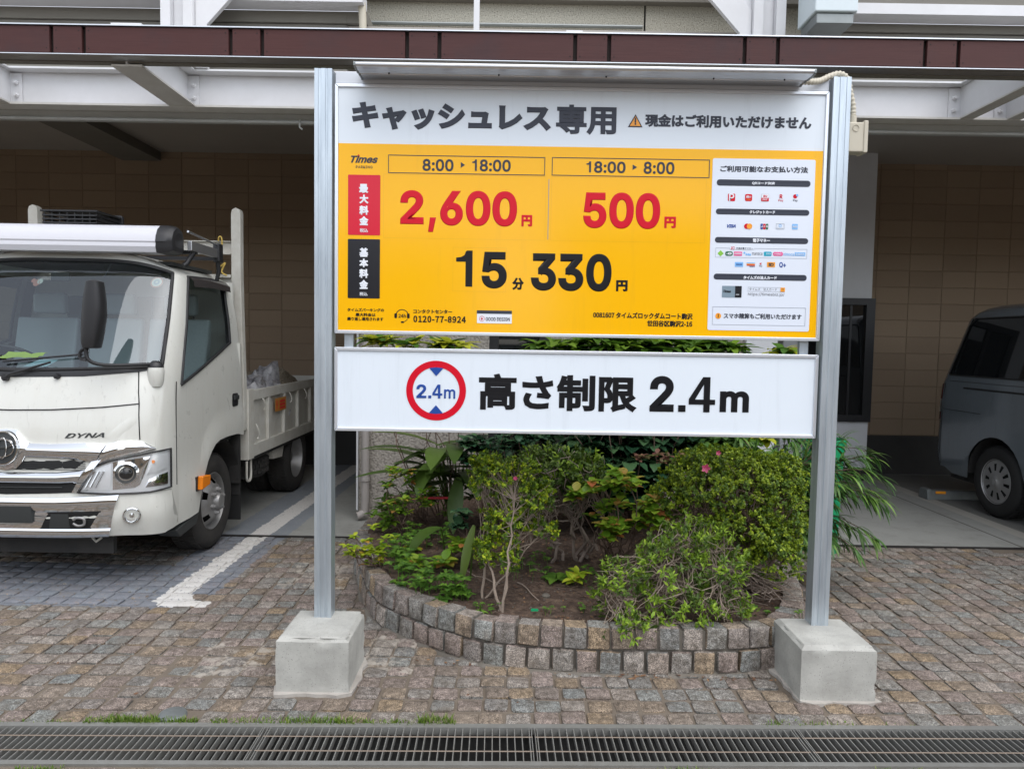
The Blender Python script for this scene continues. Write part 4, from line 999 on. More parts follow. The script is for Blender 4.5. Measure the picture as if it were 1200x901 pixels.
# lamp over the board (its own thing: clipped on)
lm = empty('sign_lamp', (.29, 3.25, 2.73), 'long aluminium strip lamp housing along the top edge of the yellow board', 'strip lamp')
pf = [(3.176, 2.712), (3.170, 2.717), (3.169, 2.724), (3.174, 2.731), (3.186, 2.733), (3.36, 2.748), (3.36, 2.730), (3.338, 2.7135), (3.330, 2.7145), (3.318, 2.717), (3.275, 2.714), (3.273, 2.717), (3.262, 2.717), (3.260, 2.713), (3.235, 2.7115), (3.233, 2.7125), (3.218, 2.713), (3.216, 2.710), (3.196, 2.7105), (3.190, 2.7125)]
part(B().prism(pf, 'x', -.692, 1.270), 'housing', 'aluminium', lm, bevel=.0015)
for x0, x1 in ((-.700, -.692), (1.270, 1.278)): part(B().prism([(y, z + (-.003 if z < 2.72 else .001)) for y, z in pf], 'x', x0, x1), 'end_cap', 'grey_metal', lm)
for x in (-.56, -.08, .39, .86, 1.17): part(B().lathe([(0, -.003), (.0035, -.003), (.0035, .003)], (x, 3.247, 2.710), 'z', 8), 'screw', 'dark_hole', lm)
# flexible conduit from the lamp over the post to the box
cb = empty('junction_box', (1.55, 3.37, 2.43), 'beige plastic junction box on the outer side of the right sign post', 'junction box')
b = B(); b.box(1.506, 1.580, 3.345, 3.41, 2.432, 2.565); part(b, 'box', 'beige_plastic', cb, bevel=.006)
part(B().box(1.572, 1.592, 3.340, 3.415, 2.428, 2.572), 'lid', 'beige_plastic', cb, bevel=.005)
part(B().lathe([(.012, -.001), (.014, -.003), (.015, -.001)], (1.535, 3.344, 2.537), 'y', 20), 'knockout', 'beige_plastic', cb)
part(B().lathe([(0, 0), (.016, 0), (.016, .030), (.012, .034), (0, .034)], (1.534, 3.375, 2.568), n=14), 'cable_gland', 'beige_plastic', cb)
pts = smooth_path([(1.27, 3.30, 2.722), (1.31, 3.30, 2.722), (1.36, 3.33, 2.738), (1.41, 3.35, 2.765), (1.46, 3.365, 2.782), (1.50, 3.375, 2.765), (1.518, 3.38, 2.71), (1.532, 3.378, 2.65), (1.534, 3.375, 2.60)], 12)
rs = [.0125 + .0022 * math.sin(i * 1.6) for i in range(len(pts))]
tag(B().tube(pts, rs, 12).build('flexible_conduit', 'beige_plastic', smooth=70), 'ribbed beige conduit from the lamp over the right post to its box', 'conduit')

# ================================================================= TRUCK (nose toward the street)
TX = -3.0
PRF = [(.28, .845, 4.32, 4.62), (.45, .86, 4.28, 4.60), (.60, .86, 4.27, 4.60), (.90, .86, 4.29, 4.60), (1.10, .86, 4.32, 4.62), (1.33, .855, 4.40, 4.68), (1.65, .825, 4.58, 4.82), (1.95, .775, 4.77, 4.96), (2.03, .745, 4.85, 5.03), (2.075, .69, 4.98, 5.12), (2.10, .55, 5.15, 5.2)]
def prof(z):
    if z <= PRF[0][0]: return PRF[0][1:]
    for a, b_ in zip(PRF, PRF[1:]):
        if z <= b_[0]:
            t = (z - a[0]) / (b_[0] - a[0]); t2 = t
            return tuple(a[i] + (b_[i] - a[i]) * t2 for i in (1, 2, 3))
    return PRF[-1][1:]
def fy(a, z, n=3.0):
    w, f, c = prof(z); q = min(abs(a) / w, 1); return c - (c - f) * (1 - q ** n) ** (1 / n)
def FN(a, z, off):
    """point on the cab front at lateral a, height z, pushed outward by off"""
    e = .004; y = fy(a, z); dya = (fy(min(a + e, .84), z) - fy(min(a, .84) - e, z)) / (2 * e); dyz = (fy(a, z + e) - fy(a, z - e)) / (2 * e)
    nrm = Vector((dya, -1, dyz)).normalized()
    return Vector((TX + a, y, z)) + nrm * off
tk = empty('parked_truck', (TX, 5.6, 0), 'white flatbed truck with chrome grille parked nose out in the left bay', 'truck')
Q = [0, .12, .25, .38, .5, .6, .69, .77, .84, .90, .945, .975, 1.0]
SY = [.03, .15, .28, .36, .42, .48, .55, .62, .70, .78, .86, .92, .97, 1.02, 1.06]   # distance behind the corner
REAR = 5.73
def lerp_tab(tab, x):
    if x <= tab[0][0]: return tab[0][1]
    for (a, va), (b_, vb) in zip(tab, tab[1:]):
        if x <= b_: return va + (vb - va) * (x - a) / (b_ - a)
    return tab[-1][1]
LOW = [(4.62, .33), (4.93, .35), (4.955, .45), (5.0, .585), (5.08, .70), (5.18, .775), (5.28, .80), (5.42, .805), (5.60, .80), (5.73, .775)]
BELT = [(4.66, 1.235), (5.50, 1.50), (5.73, 1.52)]
TOPL = [(4.6, 1.95), (5.1, 1.965), (5.73, 1.955)]
def station(k):
    """column index -> function z -> point; columns 0..12 front, 13.. side, last = rear corner"""
    if k < len(Q):
        q = Q[k]
        def f(z):
            w, fr_, c_ = prof(z); a = q * w; return Vector((a, fy(a, z), z))
        return f
    j = k - len(Q)
    def f(z):
        w, fr_, c_ = prof(min(z, 2.0)); t = SY[j] / SY[-1]; Y = c_ + (REAR - c_) * t
        x = w
        zc = lerp_tab([(4.6, .55), (4.9, .68), (5.1, .86), (5.4, .955), (5.73, .99)], Y)
        if z < zc and Y > 4.66: x += .016 * min(1, (zc - z) / .03) * min(1, (Y - 4.66) / .1)
        return Vector((x, Y, z))
    return f
NK = len(Q) + len(SY)
def col_levels(k):
    if k < len(Q):
        q = Q[k]; lo = .33 if k < 9 else .33; be = 1.325 + .03 * q if q < .9 else 1.352 - (q - .9) * 1.1; to = 2.045 - .10 * q ** 4
    else:
        Yb = 4.62 + (REAR - 4.62) * SY[k - len(Q)] / SY[-1]; lo = lerp_tab(LOW, Yb); be = lerp_tab(BELT, Yb); to = lerp_tab(TOPL, Yb)
    z = [lo + (be - lo) * t for t in (0, .12, .24, .36, .48, .6, .72, .84, .93, 1)] + [be + (to - be) * t for t in (.1, .25, .4, .55, .7, .85, .95, 1)]
    return z
def shell_point(k, r_):
    return station(k)(col_levels(k)[r_])
NR = 18
GP = [[shell_point(k, r_) for r_ in range(NR)] for k in range(NK)]
roof_t = [.12, .3, .55, .8, 1.0]
def roof_pt(k, t):
    p = GP[k][-1]; rise = 2.10 - p.z + .012
    y2 = p.y + (5.28 - p.y) * (1 - (1 - t) ** 1.0) * .0 + (.12 * t if k < len(Q) else 0)
    return Vector((p.x * (1 - t * .98), min(y2 if k < len(Q) else p.y, REAR), p.z + rise * math.sin(min(1, t * 1.6) * math.pi / 2)))
WIN_F = (9, 17)           # rows between belt and top
def kind(k, r_):
    if r_ < 17 and r_ >= 9:
        if k < 10: return 'windshield'
        j = k - len(Q)
        if 0 <= j < 10: return 'sideglass'
    j = k - len(Q)
    if r_ < 17 and j >= 0: return 'door'
    return 'cab'
geo_ = {'windshield': B(), 'sideglass': B(), 'door': B(), 'cab': B()}
sideglass = {1: B(), -1: B()}; doors = {1: B(), -1: B()}
for s in (1, -1):
    for k in range(NK - 1):
        for r_ in range(NR - 1):
            kd = kind(k, r_); pts = [GP[k][r_], GP[k + 1][r_], GP[k + 1][r_ + 1], GP[k][r_ + 1]]
            pts = [(TX + s * p.x, p.y, p.z) for p in pts]
            if kd in ('windshield', 'sideglass'):
                ins = .008; pts2 = []
                for p in pts: pts2.append((p[0] - s * (ins if kd == 'sideglass' else 0), p[1] + (ins if kd == 'windshield' else 0), p[2]))
                pts = pts2
            tgt = sideglass[s] if kd == 'sideglass' else doors[s] if kd == 'door' else geo_[kd]
            tgt.add(pts, [(0, 1, 2, 3)])
        for ta, tb in zip([0] + roof_t, roof_t):
            geo_['cab'].add([(TX + s * p.x, p.y, p.z) for p in (roof_pt(k, ta), roof_pt(k + 1, ta), roof_pt(k + 1, tb), roof_pt(k, tb))], [(0, 1, 2, 3)])
# rear wall of the cab with its window opening
b = geo_['cab']
for s in (1, -1):
    b.box(*sorted((TX + s * .02 if False else TX + s * .50, TX + s * .855)), REAR - .02, REAR, .75, 1.50); b.box(*sorted((TX + s * .50, TX + s * .80)), REAR - .02, REAR, 1.5, 1.97)
b.box(TX - .5, TX + .5, REAR - .02, REAR, .75, 1.40); b.box(TX - .5, TX + .5, REAR - .02, REAR, 1.85, 2.07)
def merged(bb, name, mat, parent, angle=40, solid=0):
    me = bb.mesh(name, mat, None, False); bm = bmesh.new(); bm.from_mesh(me); bmesh.ops.remove_doubles(bm, verts=bm.verts, dist=.0008); bmesh.ops.recalc_face_normals(bm, faces=bm.faces); bm.to_mesh(me); bm.free()
    me.polygons.foreach_set('use_smooth', [True] * len(me.polygons)); me.set_sharp_from_angle(angle=R_(angle))
    o = link(name, me, parent); at_base(parent, o) if parent.type == 'EMPTY' else None
    return o
cab = merged(geo_['cab'], 'cab', 'truck_white', tk, 35)
ws = merged(geo_['windshield'], 'windshield', 'pane_glass', tk, 60)
drs = {}
for s in (1, -1):
    drs[s] = merged(doors[s], 'door', 'truck_white', tk, 35)
    merged(sideglass[s], 'door_window', 'pane_glass', drs[s], 60)
def fpath(az, off): return [FN(a, z, off) for a, z in az]
def seam(pts, r_=.0035, parent=cab, mat='dark_hole', name='panel_gap', n=5):
    return part(B().tube(pts, r_, n), name, mat, parent, 60)
# rubber round the windscreen and the door glass
loop = []
for s in (1,):
    bot = [GP[k][9] for k in range(0, 11)]; side = [GP[10][r_] for r_ in range(9, 18)]; top = [GP[k][17] for k in range(10, -1, -1)]
    half = bot + side[1:] + top[1:]
    loop = [Vector((TX + p.x, p.y - .003, p.z)) for p in half] + [Vector((TX - p.x, p.y - .003, p.z)) for p in reversed(half)]
seam(loop, .012, cab, 'door_seal', 'windshield_seal', 6)
# black cowl below the glass
def band(az_lo, az_hi, off, bulge, name, mat, parent, k=5, smooth=50, back=-.004, fall=1):
    """curved slab on the cab front between a lower and an upper edge"""
    rows = []; n = len(az_lo)
    for j in range(k + 1):
        t = j / k; o_ = off + bulge * math.sin(math.pi * t)
        rows.append([FN(l[0] + (h[0] - l[0]) * t, l[1] + (h[1] - l[1]) * t, o_) for l, h in zip(az_lo, az_hi)])
    rows = [[FN(l[0], l[1], back) for l in az_lo]] + rows + [[FN(h[0], h[1], back) for h in az_hi]]
    b = B().grid(rows)
    for side in (0, -1):
        idx = [r_[side] for r_ in rows]; b.add(idx, [tuple(range(len(idx)))])
    return part(b, name, mat, parent, smooth)
def mir(l): return [(-a, z) for a, z in reversed(l)] + [p for p in l if p[0] > 1e-6]
def dens(l, n=6):
    out = []
    for a, b_ in zip(l, l[1:]):
        for k in range(n): out.append((a[0] + (b_[0] - a[0]) * k / n, a[1] + (b_[1] - a[1]) * k / n))
    return out + [l[-1]]
def sym(lo, hi, *a, **k): return band(mir(dens(lo)), mir(dens(hi)), *a, **k)
sym([(0, 1.285), (.4, 1.295), (.7, 1.325), (.80, 1.345)], [(0, 1.34), (.4, 1.345), (.7, 1.365), (.81, 1.385)], .003, .003, 'cowl', 'black_plastic', tk)
for s in (1, -1):
    # dark quarter frame at the pillar foot and door glass rubber
    j0 = len(Q); ring = [GP[k][9] for k in range(j0, j0 + 11)] + [GP[j0 + 10][r_] for r_ in range(10, 18)] + [GP[k][17] for k in range(j0 + 9, j0 - 1, -1)] + [GP[j0][r_] for r_ in range(16, 8, -1)]
    seam([Vector((TX + s * (p.x + .002), p.y, p.z)) for p in ring], .011, drs[s], 'door_seal', 'window_seal', 6)
    # door outline gap
    fr_ = [Vector((TX + s * (p.x - .001), p.y + .012, p.z)) for p in [station(12)(z) for z in (.36, .6, .9, 1.1, 1.28)]]
    seam([Vector((TX + s * .861, 4.605 + max(0, z - 1.1) * .06, z)) for z in (.60, .8, 1.0, 1.15, 1.26)], .003, cab)
    # rain visor over the side glass
    vis = []
    top = [Vector((TX + s * (p.x + .006), p.y, p.z + .008)) for p in [GP[k][17] for k in range(j0 - 0, j0 + 12)]]
    out = [p + Vector((s * .035, 0, -.035)) for p in top]; low = [p + Vector((s * .040, 0, -.075)) for p in top]
    fr0 = [Vector((TX + s * (GP[j0][r_].x + .012), GP[j0][r_].y - .004, GP[j0][r_].z)) for r_ in (13, 15, 17)]
    part(B().grid([top, out, low]), 'rain_visor', 'visor_smoke', drs[s], 50)
# front panel seams
seam(mir_pts := [FN(a, z, -.001) for a, z in mir(dens([(0, 1.092), (.245, 1.097), (.535, 1.114), (.726, 1.133)]))], .0035)
for s in (1, -1):
    seam([FN(s * a, z, -.001) for a, z in dens([(.699, 1.33), (.715, 1.2), (.726, 1.133), (.735, 1.0), (.742, .917)], 2)], .0035)
    # raised crease on the hood corner
    b = B(); rows = []
    for t in range(9):
        u = t / 8; a, z = .58 + .14 * u, .925 + .135 * u
        rows.append([FN(s * (a - .03), z + .01, -.001), FN(s * a, z, .006 * math.sin(math.pi * u)), FN(s * (a + .03), z - .02, -.001)])
    part(b.grid(rows), 'hood_crease', 'truck_white', cab, 80)
# ---- grille
sym([(0, .80), (.11, .817), (.36, .81), (.503, .79), (.52, .79)], [(0, .885), (.108, .898), (.259, .895), (.45, .902), (.573, .896)], .012, .022, 'grille_bar', 'chrome', tk, k=8)
for s in (1, -1):
    band([(s * a, z) for a, z in dens([(.52, .765), (.58, .80), (.66, .822), (.76, .842), (.812, .852)])], [(s * a, z) for a, z in dens([(.573, .896), (.64, .910), (.70, .912), (.76, .902), (.805, .868)])], .010, .014, 'chrome_brow', 'chrome', tk, k=6)
    band([(s * a, z) for a, z in dens([(.388, .607), (.415, .607)])], [(s * a, z) for a, z in dens([(.50, .80), (.575, .84)])], .012, .016, 'grille_leg', 'chrome', tk, k=8)
sym([(0, .66), (.314, .66), (.42, .665)], [(0, .726), (.30, .728), (.458, .742)], .010, .020, 'grille_bar', 'chrome', tk, k=8)
sym([(0, .728), (.40, .745)], [(0, .80), (.47, .805)], -.0005, .001, 'grille_mesh', 'black_plastic', tk)
b = B()
for i in range(5):
    z = .742 + i * .012
    b.tube([FN(a, z, .004) for a in [-.46 + .92 * t / 30 for t in range(31)]], .0022, 4)
part(b, 'grille_slats', 'trim_dark', tk)
sym([(0, .592), (.39, .605)], [(0, .66), (.41, .665)], -.0005, .001, 'lower_grille', 'dark_hole', tk)
sym([(0, .632), (.33, .634)], [(0, .638), (.33, .641)], .006, .003, 'grille_bar', 'trim_dark', tk, k=3)
# emblem: three ovals in a dark oval dish
def oval(ca, cz, ra, rz, off, r_, n=40, name='emblem_ring'):
    return B().tube([FN(ca + ra * math.cos(2 * math.pi * k / n), cz + rz * math.sin(2 * math.pi * k / n), off) for k in range(n + 1)], r_, 6, False)
band(mir(dens([(0, .735), (.06, .745), (.10, .79), (.125, .83)])), mir(dens([(0, .980), (.06, .974), (.095, .935), (.135, .90)])), .010, .026, 'emblem_surround', 'chrome', tk, 8)
eb = B(); cen = [FN(0, .868, .036)]; rings = [[FN(ra * math.cos(2 * math.pi * k / 32), .868 + rz * math.sin(2 * math.pi * k / 32), o_) for k in range(32)] for ra, rz, o_ in ((.001, .001, .040), (.084, .088, .040), (.092, .098, .036), (.096, .104, -.002))]
eb.grid(rings, True); em = part(eb, 'emblem', 'trim_dark', tk, 40)
for q in ((0, .868, .089, .094, .041, .007), (0, .868, .068, .050, .044, .0045), (0, .868, .026, .060, .045, .0045), (0, .896, .060, .024, .045, .0045)):
    part(oval(*q), 'emblem_ring', 'chrome', em, 60)
b = B()
wm = text_mesh('DYNA', LAT, .02, .35)
xs_ = [v.co.x for v in wm.vertices]; ys_ = [v.co.y for v in wm.vertices]
for v in wm.vertices:
    a_ = .336 + (v.co.x - min(xs_)) / (max(xs_) - min(xs_)) * .222; z_ = .930 + (v.co.y - min(ys_)) / (max(ys_) - min(ys_)) * .028 + (a_ - .336) * .02
    v.co = FN(a_, z_, .003 + v.co.z)
wm.materials.append(M('trim_dark')); wl_ = link('lettering', wm, cab)
# ---- headlamps
def poly_patch(poly, off, bulge, name, mat, parent, n=18, m=8, back=-.004, sgn=1, smooth=50):
    a0 = min(p[0] for p in poly) + 1e-4; a1 = max(p[0] for p in poly) - 1e-4; lo, hi = [], []
    for i in range(n + 1):
        a = a0 + (a1 - a0) * i / n; zs = []
        for (p, q) in zip(poly, poly[1:] + poly[:1]):
            if (p[0] - a) * (q[0] - a) <= 0 and p[0] != q[0]: zs.append(p[1] + (q[1] - p[1]) * (a - p[0]) / (q[0] - p[0]))
        lo.append((sgn * a, min(zs))); hi.append((sgn * a, max(zs)))
    return band(lo, hi, off, bulge, name, mat, parent, m, smooth, back)
HL = [(.425, .607), (.505, .757), (.585, .792), (.70, .818), (.80, .836), (.857, .845), (.857, .603), (.79, .594), (.6, .598)]
for s in (1, -1):
    hb_ = poly_patch(HL, .002, .0, 'headlight', 'lens_glass_in', tk, sgn=s)
    seam([FN(s * a, z, .012) for a, z in dens(HL + HL[:1], 3)], .006, hb_, 'black_plastic', 'lamp_rim', 6)
    poly_patch([(.445, .618), (.515, .745), (.60, .78), (.60, .618)], .006, .006, 'reflector', 'lens_glass_in', hb_, 8, 5, .001, s)
    for q in (.50, .525, .55): part(B().tube([FN(s * (q - .03), .64, .016), FN(s * (q + .015), .735, .016)], .006, 6), 'reflector_rib', 'chrome', hb_, 60)
    poly_patch([(.61, .62), (.61, .785), (.70, .80), (.79, .812), (.765, .70), (.74, .63)], .005, .004, 'reflector', 'chrome', hb_, 8, 5, .001, s)
    c_ = FN(s * .678, .716, .0); nn = (FN(s * .678, .716, .05) - c_).normalized(); rot = nn.to_track_quat('Z', 'Y').to_matrix()
    def disc_l(profl, mat, name, n=28):
        b = B(); b.lathe(profl, (0, 0, 0), n=n); b.v = [tuple(c_ + rot @ Vector(v)) for v in b.v]; return part(b, name, mat, hb_, 40)
    disc_l([(.072, .002), (.070, .020), (.058, .026), (.055, .014)], 'chrome', 'projector_ring'); disc_l([(.055, .013), (.040, .006), (.036, .012)], 'trim_dark', 'projector_bezel')
    disc_l([(.036, .006), (.034, .018), (.022, .027), (0, .031)], 'tinted_glass', 'projector_lens')
    poly_patch([(.775, .70), (.80, .822), (.852, .832), (.852, .73), (.82, .71)], .005, .003, 'turn_reflector', 'lens_glass_in', hb_, 6, 4, .001, s)
    poly_patch([(.77, .625), (.78, .665), (.82, .69), (.852, .70), (.852, .625)], .005, .003, 'side_reflector', 'chrome', hb_, 6, 4, .001, s)
    part(B().lathe([(0, 0), (.011, .0), (.008, .012), (0, .015)], tuple(FN(s * .80, .778, .012)), 'y', 10), 'amber_bulb', 'amber', hb_, 50)
    poly_patch(HL, .034, .006, 'lamp_cover', 'clear_cover', hb_, sgn=s, back=.004)
# ---- bumper
def bumper_band():
    # white body behind, chrome centre
    lo = mir(dens([(0, .335), (.4, .335), (.62, .338), (.76, .325), (.83, .318), (.858, .34)])); hi = mir(dens([(0, .575), (.4, .58), (.62, .592), (.76, .592), (.83, .588), (.858, .586)]))
    return band(lo, hi, .006, .016, 'bumper', 'truck_white', tk, 8)
bp = bumper_band()
for s in (1, -1):   # wrap to the wheel
    b = B(); rows = []
    for z in (.33, .40, .48, .56, .586): rows.append([(TX + s * (.866 + .008 * math.sin((z - .33) / .26 * math.pi) - (0.01 if z < .35 else 0)), Y, z - (Y - 4.6) * .03) for Y in (4.59, 4.66, 4.72)])
sym([(0, .335), (.4, .335), (.575, .338)], [(0, .392), (.3, .392), (.59, .392)], .024, .012, 'chrome_bumper', 'chrome', bp, k=6)
sym([(0, .49), (.3, .495), (.615, .50)], [(0, .580), (.3, .580), (.645, .594)], .024, .014, 'chrome_bumper', 'chrome', bp, k=6)
sym([(0, .390), (.195, .390)], [(0, .493), (.26, .495)], .022, .004, 'chrome_bumper', 'chrome', bp, k=4)
for s in (1, -1):
    band([(s * a, z) for a, z in dens([(.475, .390), (.59, .390)])], [(s * a, z) for a, z in dens([(.545, .498), (.617, .502)])], .022, .004, 'chrome_bumper', 'chrome', bp, k=4)
    pk = band([(s * a, z) for a, z in dens([(.19, .385), (.48, .385)])], [(s * a, z) for a, z in dens([(.25, .496), (.55, .498)])], .0235, -.001, 'hook_pocket', 'dark_hole', bp, k=2)
    band([(s * a, z) for a, z in dens([(.25, .395), (.37, .395)])], [(s * a, z) for a, z in dens([(.27, .482), (.37, .482)])], .0265, .0, 'pocket_cover', 'trim_dark', bp, k=2)
    part(B().tube(smooth_path([FN(s * .395, .43, .028), FN(s * .42, .418, .034), FN(s * .455, .425, .034), FN(s * .458, .455, .034), FN(s * .42, .462, .034), FN(s * .40, .45, .030)], 4), .008, 7), 'tow_hook', 'wheel_silver', bp, 60)
    # fog lamp
    c_ = FN(s * .704, .464, .030); nn = (FN(s * .704, .464, .08) - c_).normalized(); rot = nn.to_track_quat('Z', 'Y').to_matrix()
    for pl_, mt, nm in (([(.052, -.004), (.050, .006), (.044, .008), (.042, .0)], 'chrome', 'fog_lamp'), ([(.042, .004), (.034, -.012), (.018, -.020), (.014, -.004), (0, .0)], 'chrome', 'fog_reflector'), ([(.041, .004), (.025, .011), (0, .014)], 'clear_cover', 'fog_lens')):
        b = B(); b.lathe(pl_, (0, 0, 0), n=22); b.v = [tuple(c_ + rot @ Vector(v)) for v in b.v]; part(b, nm, mt, bp, 40)
    part(B().lathe([(0, -.006), (.008, -.004), (.010, .004)], tuple(FN(s * .81, .50, .014)), 'y', 10), 'parking_sensor', 'truck_white', bp, 50)
B_ = band([(-.165 + .33 * t / 8, .436) for t in range(9)], [(-.165 + .33 * t / 8, .532) for t in range(9)], .040, .001, 'number_plate_holder', 'trim_dark', bp, 2)
# underrun apron and dark belly
part(B().box(TX - .55, TX + .55, 4.42, 4.46, .20, .34), 'belly_panel', 'underbody', tk)
part(B().tube([(TX + .42, 4.42, .30), (TX + .45, 4.41, .275), (TX + .48, 4.42, .30)], .008, 6), 'tow_eye', 'bed_white', tk, 60)
# ---- wipers
for (a0, z0, a1, z1, bl0, bl1) in ((-.055, 1.279, .20, 1.365, (-.10, 1.37), (.37, 1.42)), (-.62, 1.29, -.35, 1.37, (-.62, 1.385), (-.12, 1.405))):
    w_ = part(B().tube([FN(a0, z0, .015), FN(a0 + .03, z0 + .012, .035), FN((a0 + a1) / 2, (z0 + z1) / 2, .035), FN(a1, z1, .028)], [.012, .010, .008, .006], 6), 'wiper_arm', 'black_plastic', tk, 60)
    part(B().lathe([(0, -.02), (.020, -.018), (.022, .0), (.016, .012)], tuple(FN(a0, z0, .01)), 'y', 12), 'wiper_pivot', 'black_plastic', w_, 50)
    part(B().tube([FN(bl0[0] + (bl1[0] - bl0[0]) * t / 8, bl0[1] + (bl1[1] - bl0[1]) * t / 8, .016) for t in range(9)], .0065, 5), 'wiper_blade', 'black_plastic', w_, 60)
part(B().lathe([(0, -.022), (.014, -.02), (.018, -.004), (.018, .01)], tuple(FN(.248, 1.292, .006)), 'y', 12), 'washer_cap', 'black_plastic', tk, 50)
# ---- mirrors
for s in (1, -1):
    base = B(); prof_b = [(0, 1.352), (.045, 1.352), (.050, 1.33), (.046, 1.27), (.036, 1.235), (.01, 1.225), (0, 1.224)]
    base.lathe(prof_b, (TX + s * .785, 4.505, 0), n=18); mb_ = part(base, 'mirror_mount', 'truck_white', tk, 45)
    part(B().lathe([(.046, 1.353), (.044, 1.372), (.02, 1.392), (0, 1.394)], (TX + s * .785, 4.505, 0), n=18), 'mount_cap', 'black_plastic', mb_, 45)
    mx = TX + s * .53
    part(B().tube(smooth_path([(TX + s * .785, 4.50, 1.374), (TX + s * .66, 4.38, 1.368), (TX + s * .56, 4.30, 1.372), (TX + s * .505, 4.27, 1.40), (TX + s * .49, 4.27, 1.46), (TX + s * .49, 4.27, 1.60)], 5), .011, 8), 'mirror_arm', 'black_plastic', tk, 60)
    part(B().tube(smooth_path([(TX + s * .50, 4.27, 1.47), (TX + s * .46, 4.27, 1.45), (TX + s * .455, 4.27, 1.41), (TX + s * .49, 4.27, 1.40)], 4), .010, 6), 'mirror_clamp', 'black_plastic', tk, 60)
    b = B(); rows = []
    for z, wl_2, wr_, d in ((1.468, .015, .02, .02), (1.472, .056, .028, .050), (1.50, .062, .034, .055), (1.56, .062, .046, .058), (1.66, .058, .062, .058), (1.74, .052, .060, .056), (1.82, .040, .050, .052), (1.858, .032, .042, .05), (1.868, .012, .018, .02)):
        cx = mx + s * (.005 + (z - 1.47) * .02); n = 20; rr_ = []
        for k in range(n):
            t = 2 * math.pi * k / n; ct, st = math.cos(t), math.sin(t)
            ex = math.copysign(abs(ct) ** .6, ct); ey = math.copysign(abs(st) ** .6, st)
            rr_.append((cx + s * ex * (wr_ if ex > 0 else wl_2), 4.275 + ey * d, z))
        rows.append(rr_)
    b.grid(rows, True); b.add(rows[0], [tuple(range(20))]); b.add(rows[-1], [tuple(range(20))])
    part(b, 'mirror_housing', 'black_plastic', tk, 45)
# ---- interior seen through the glass
it = part(B().box(TX - .76, TX + .76, 4.66, 4.95, 1.20, 1.30), 'dashboard', 'trim_dark', tk, bevel=.02)
part(B().box(TX - .80, TX + .80, 4.7, 5.70, .75, .80), 'cab_floor', 'trim_dark', tk)
part(B().box(TX - .66, TX + .66, 5.0, 5.66, 2.03, 2.055), 'headliner', 'trim_dark', tk)
for a0, a1 in ((-.72, -.26), (-.16, .22), (.27, .72)):
    st = B(); cx = TX + (a0 + a1) / 2; w = (a1 - a0) / 2
    st.prism([(4.98, 1.10), (5.42, 1.10), (5.46, 1.18), (5.52, 1.66), (5.46, 1.68), (5.36, 1.22), (5.0, 1.20)], 'x', cx - w, cx + w); so = part(st, 'seat', 'seat_grey', tk, bevel=.02)
    part(B().box(cx - .12, cx + .12, 5.46, 5.54, 1.70, 1.86), 'headrest', 'seat_grey', so, bevel=.025)
part(B().box(TX - .5, TX + .5, REAR - .015, REAR - .009, 1.40, 1.85), 'rear_window', 'pane_glass', tk)
b = B(); n = 32; cw = Vector((TX - .42, 4.98, 1.36)); ax = Vector((0, .55, .83)); e1 = Vector((1, 0, 0)); e2 = ax.cross(e1)
b.tube([cw + (e1 * math.cos(2 * math.pi * k / n) + e2 * math.sin(2 * math.pi * k / n)) * .19 for k in range(n + 1)], .013, 7, False)
b.tube([cw - e1 * .19, cw, cw + e1 * .19], .012, 6); b.tube([cw, cw - ax * .25], .025, 8); part(b, 'steering_wheel', 'black_plastic', tk, 60)
b = B(); b.box(TX - .085, TX + .04, 4.86, 4.88, 1.90, 1.96); part(b, 'rear_view_mirror', 'trim_dark', tk, bevel=.008)
part(B().tube([(TX + .30, 4.9, 2.02), (TX + .28, 4.85, 1.93)], .006, 5), 'antenna', 'trim_dark', tk)
# dark lining inside the doors and pillars
for s in (1, -1):
    ln = B()
    for k in range(10, NK - 1):
        for r_ in range(3, NR - 1):
            if kind(k, r_) == 'sideglass' or (kind(k, r_) == 'windshield'): continue
            if k - len(Q) in range(-1, 11) and 9 <= r_ < 17 and not (k - len(Q) >= 10 or k < len(Q)): continue
            ln.add([(TX + s * (p.x - .035), p.y + .02, p.z - .01) for p in (GP[k][r_], GP[k + 1][r_], GP[k + 1][r_ + 1], GP[k][r_ + 1])], [(0, 1, 2, 3)])
    merged(ln, 'door_lining', 'trim_dark', tk, 50)
# things on the dashboard and stickers
b = B(); rows = []
for i in range(8): rows.append([(TX - .28 + .26 * i / 7, 4.60 + .12 * j / 4 + rnd(-.006, .006), 1.385 + .03 * j / 4 + rnd(0, .02)) for j in range(5)])
b = B().grid(rows); o = tag(b.build('safety_vest', 'lime_cloth', smooth=80), 'folded yellow green safety vest lying on the dashboard of the truck', 'vest')
b = B().add([(TX - .04, 4.50, 1.345), (TX + .10, 4.51, 1.345), (TX + .12, 4.60, 1.385), (TX + .0, 4.60, 1.385)], [(0, 1, 2, 3)]); tag(b.build('paper_sheet', 'paper_blue'), 'pale blue paper lying behind the truck windscreen', 'paper')
def sticker(a, z, r_, mats):
    for i, (mt, q) in enumerate(mats):
        b = B(); c0 = FN(a, z, .0); n = 20
        b.add([FN(a + r_ * q * math.cos(2 * math.pi * k / n), z + r_ * q * math.sin(2 * math.pi * k / n), -.013 + i * .0012) for k in range(n)], [tuple(range(n))]); part(b, 'sticker', mt, ws)
sticker(.655, 1.905, .036, (('sticker_dull', 1), ('sticker_pale', .8), ('card_grey', .5), ('sticker_pale', .2)))
sticker(-.10, 1.885, .022, (('sticker_dull', 1),)); sticker(-.08, 1.895, .018, (('sticker_pale', 1),)); sticker(-.125, 1.90, .014, (('sticker_dull', 1),))
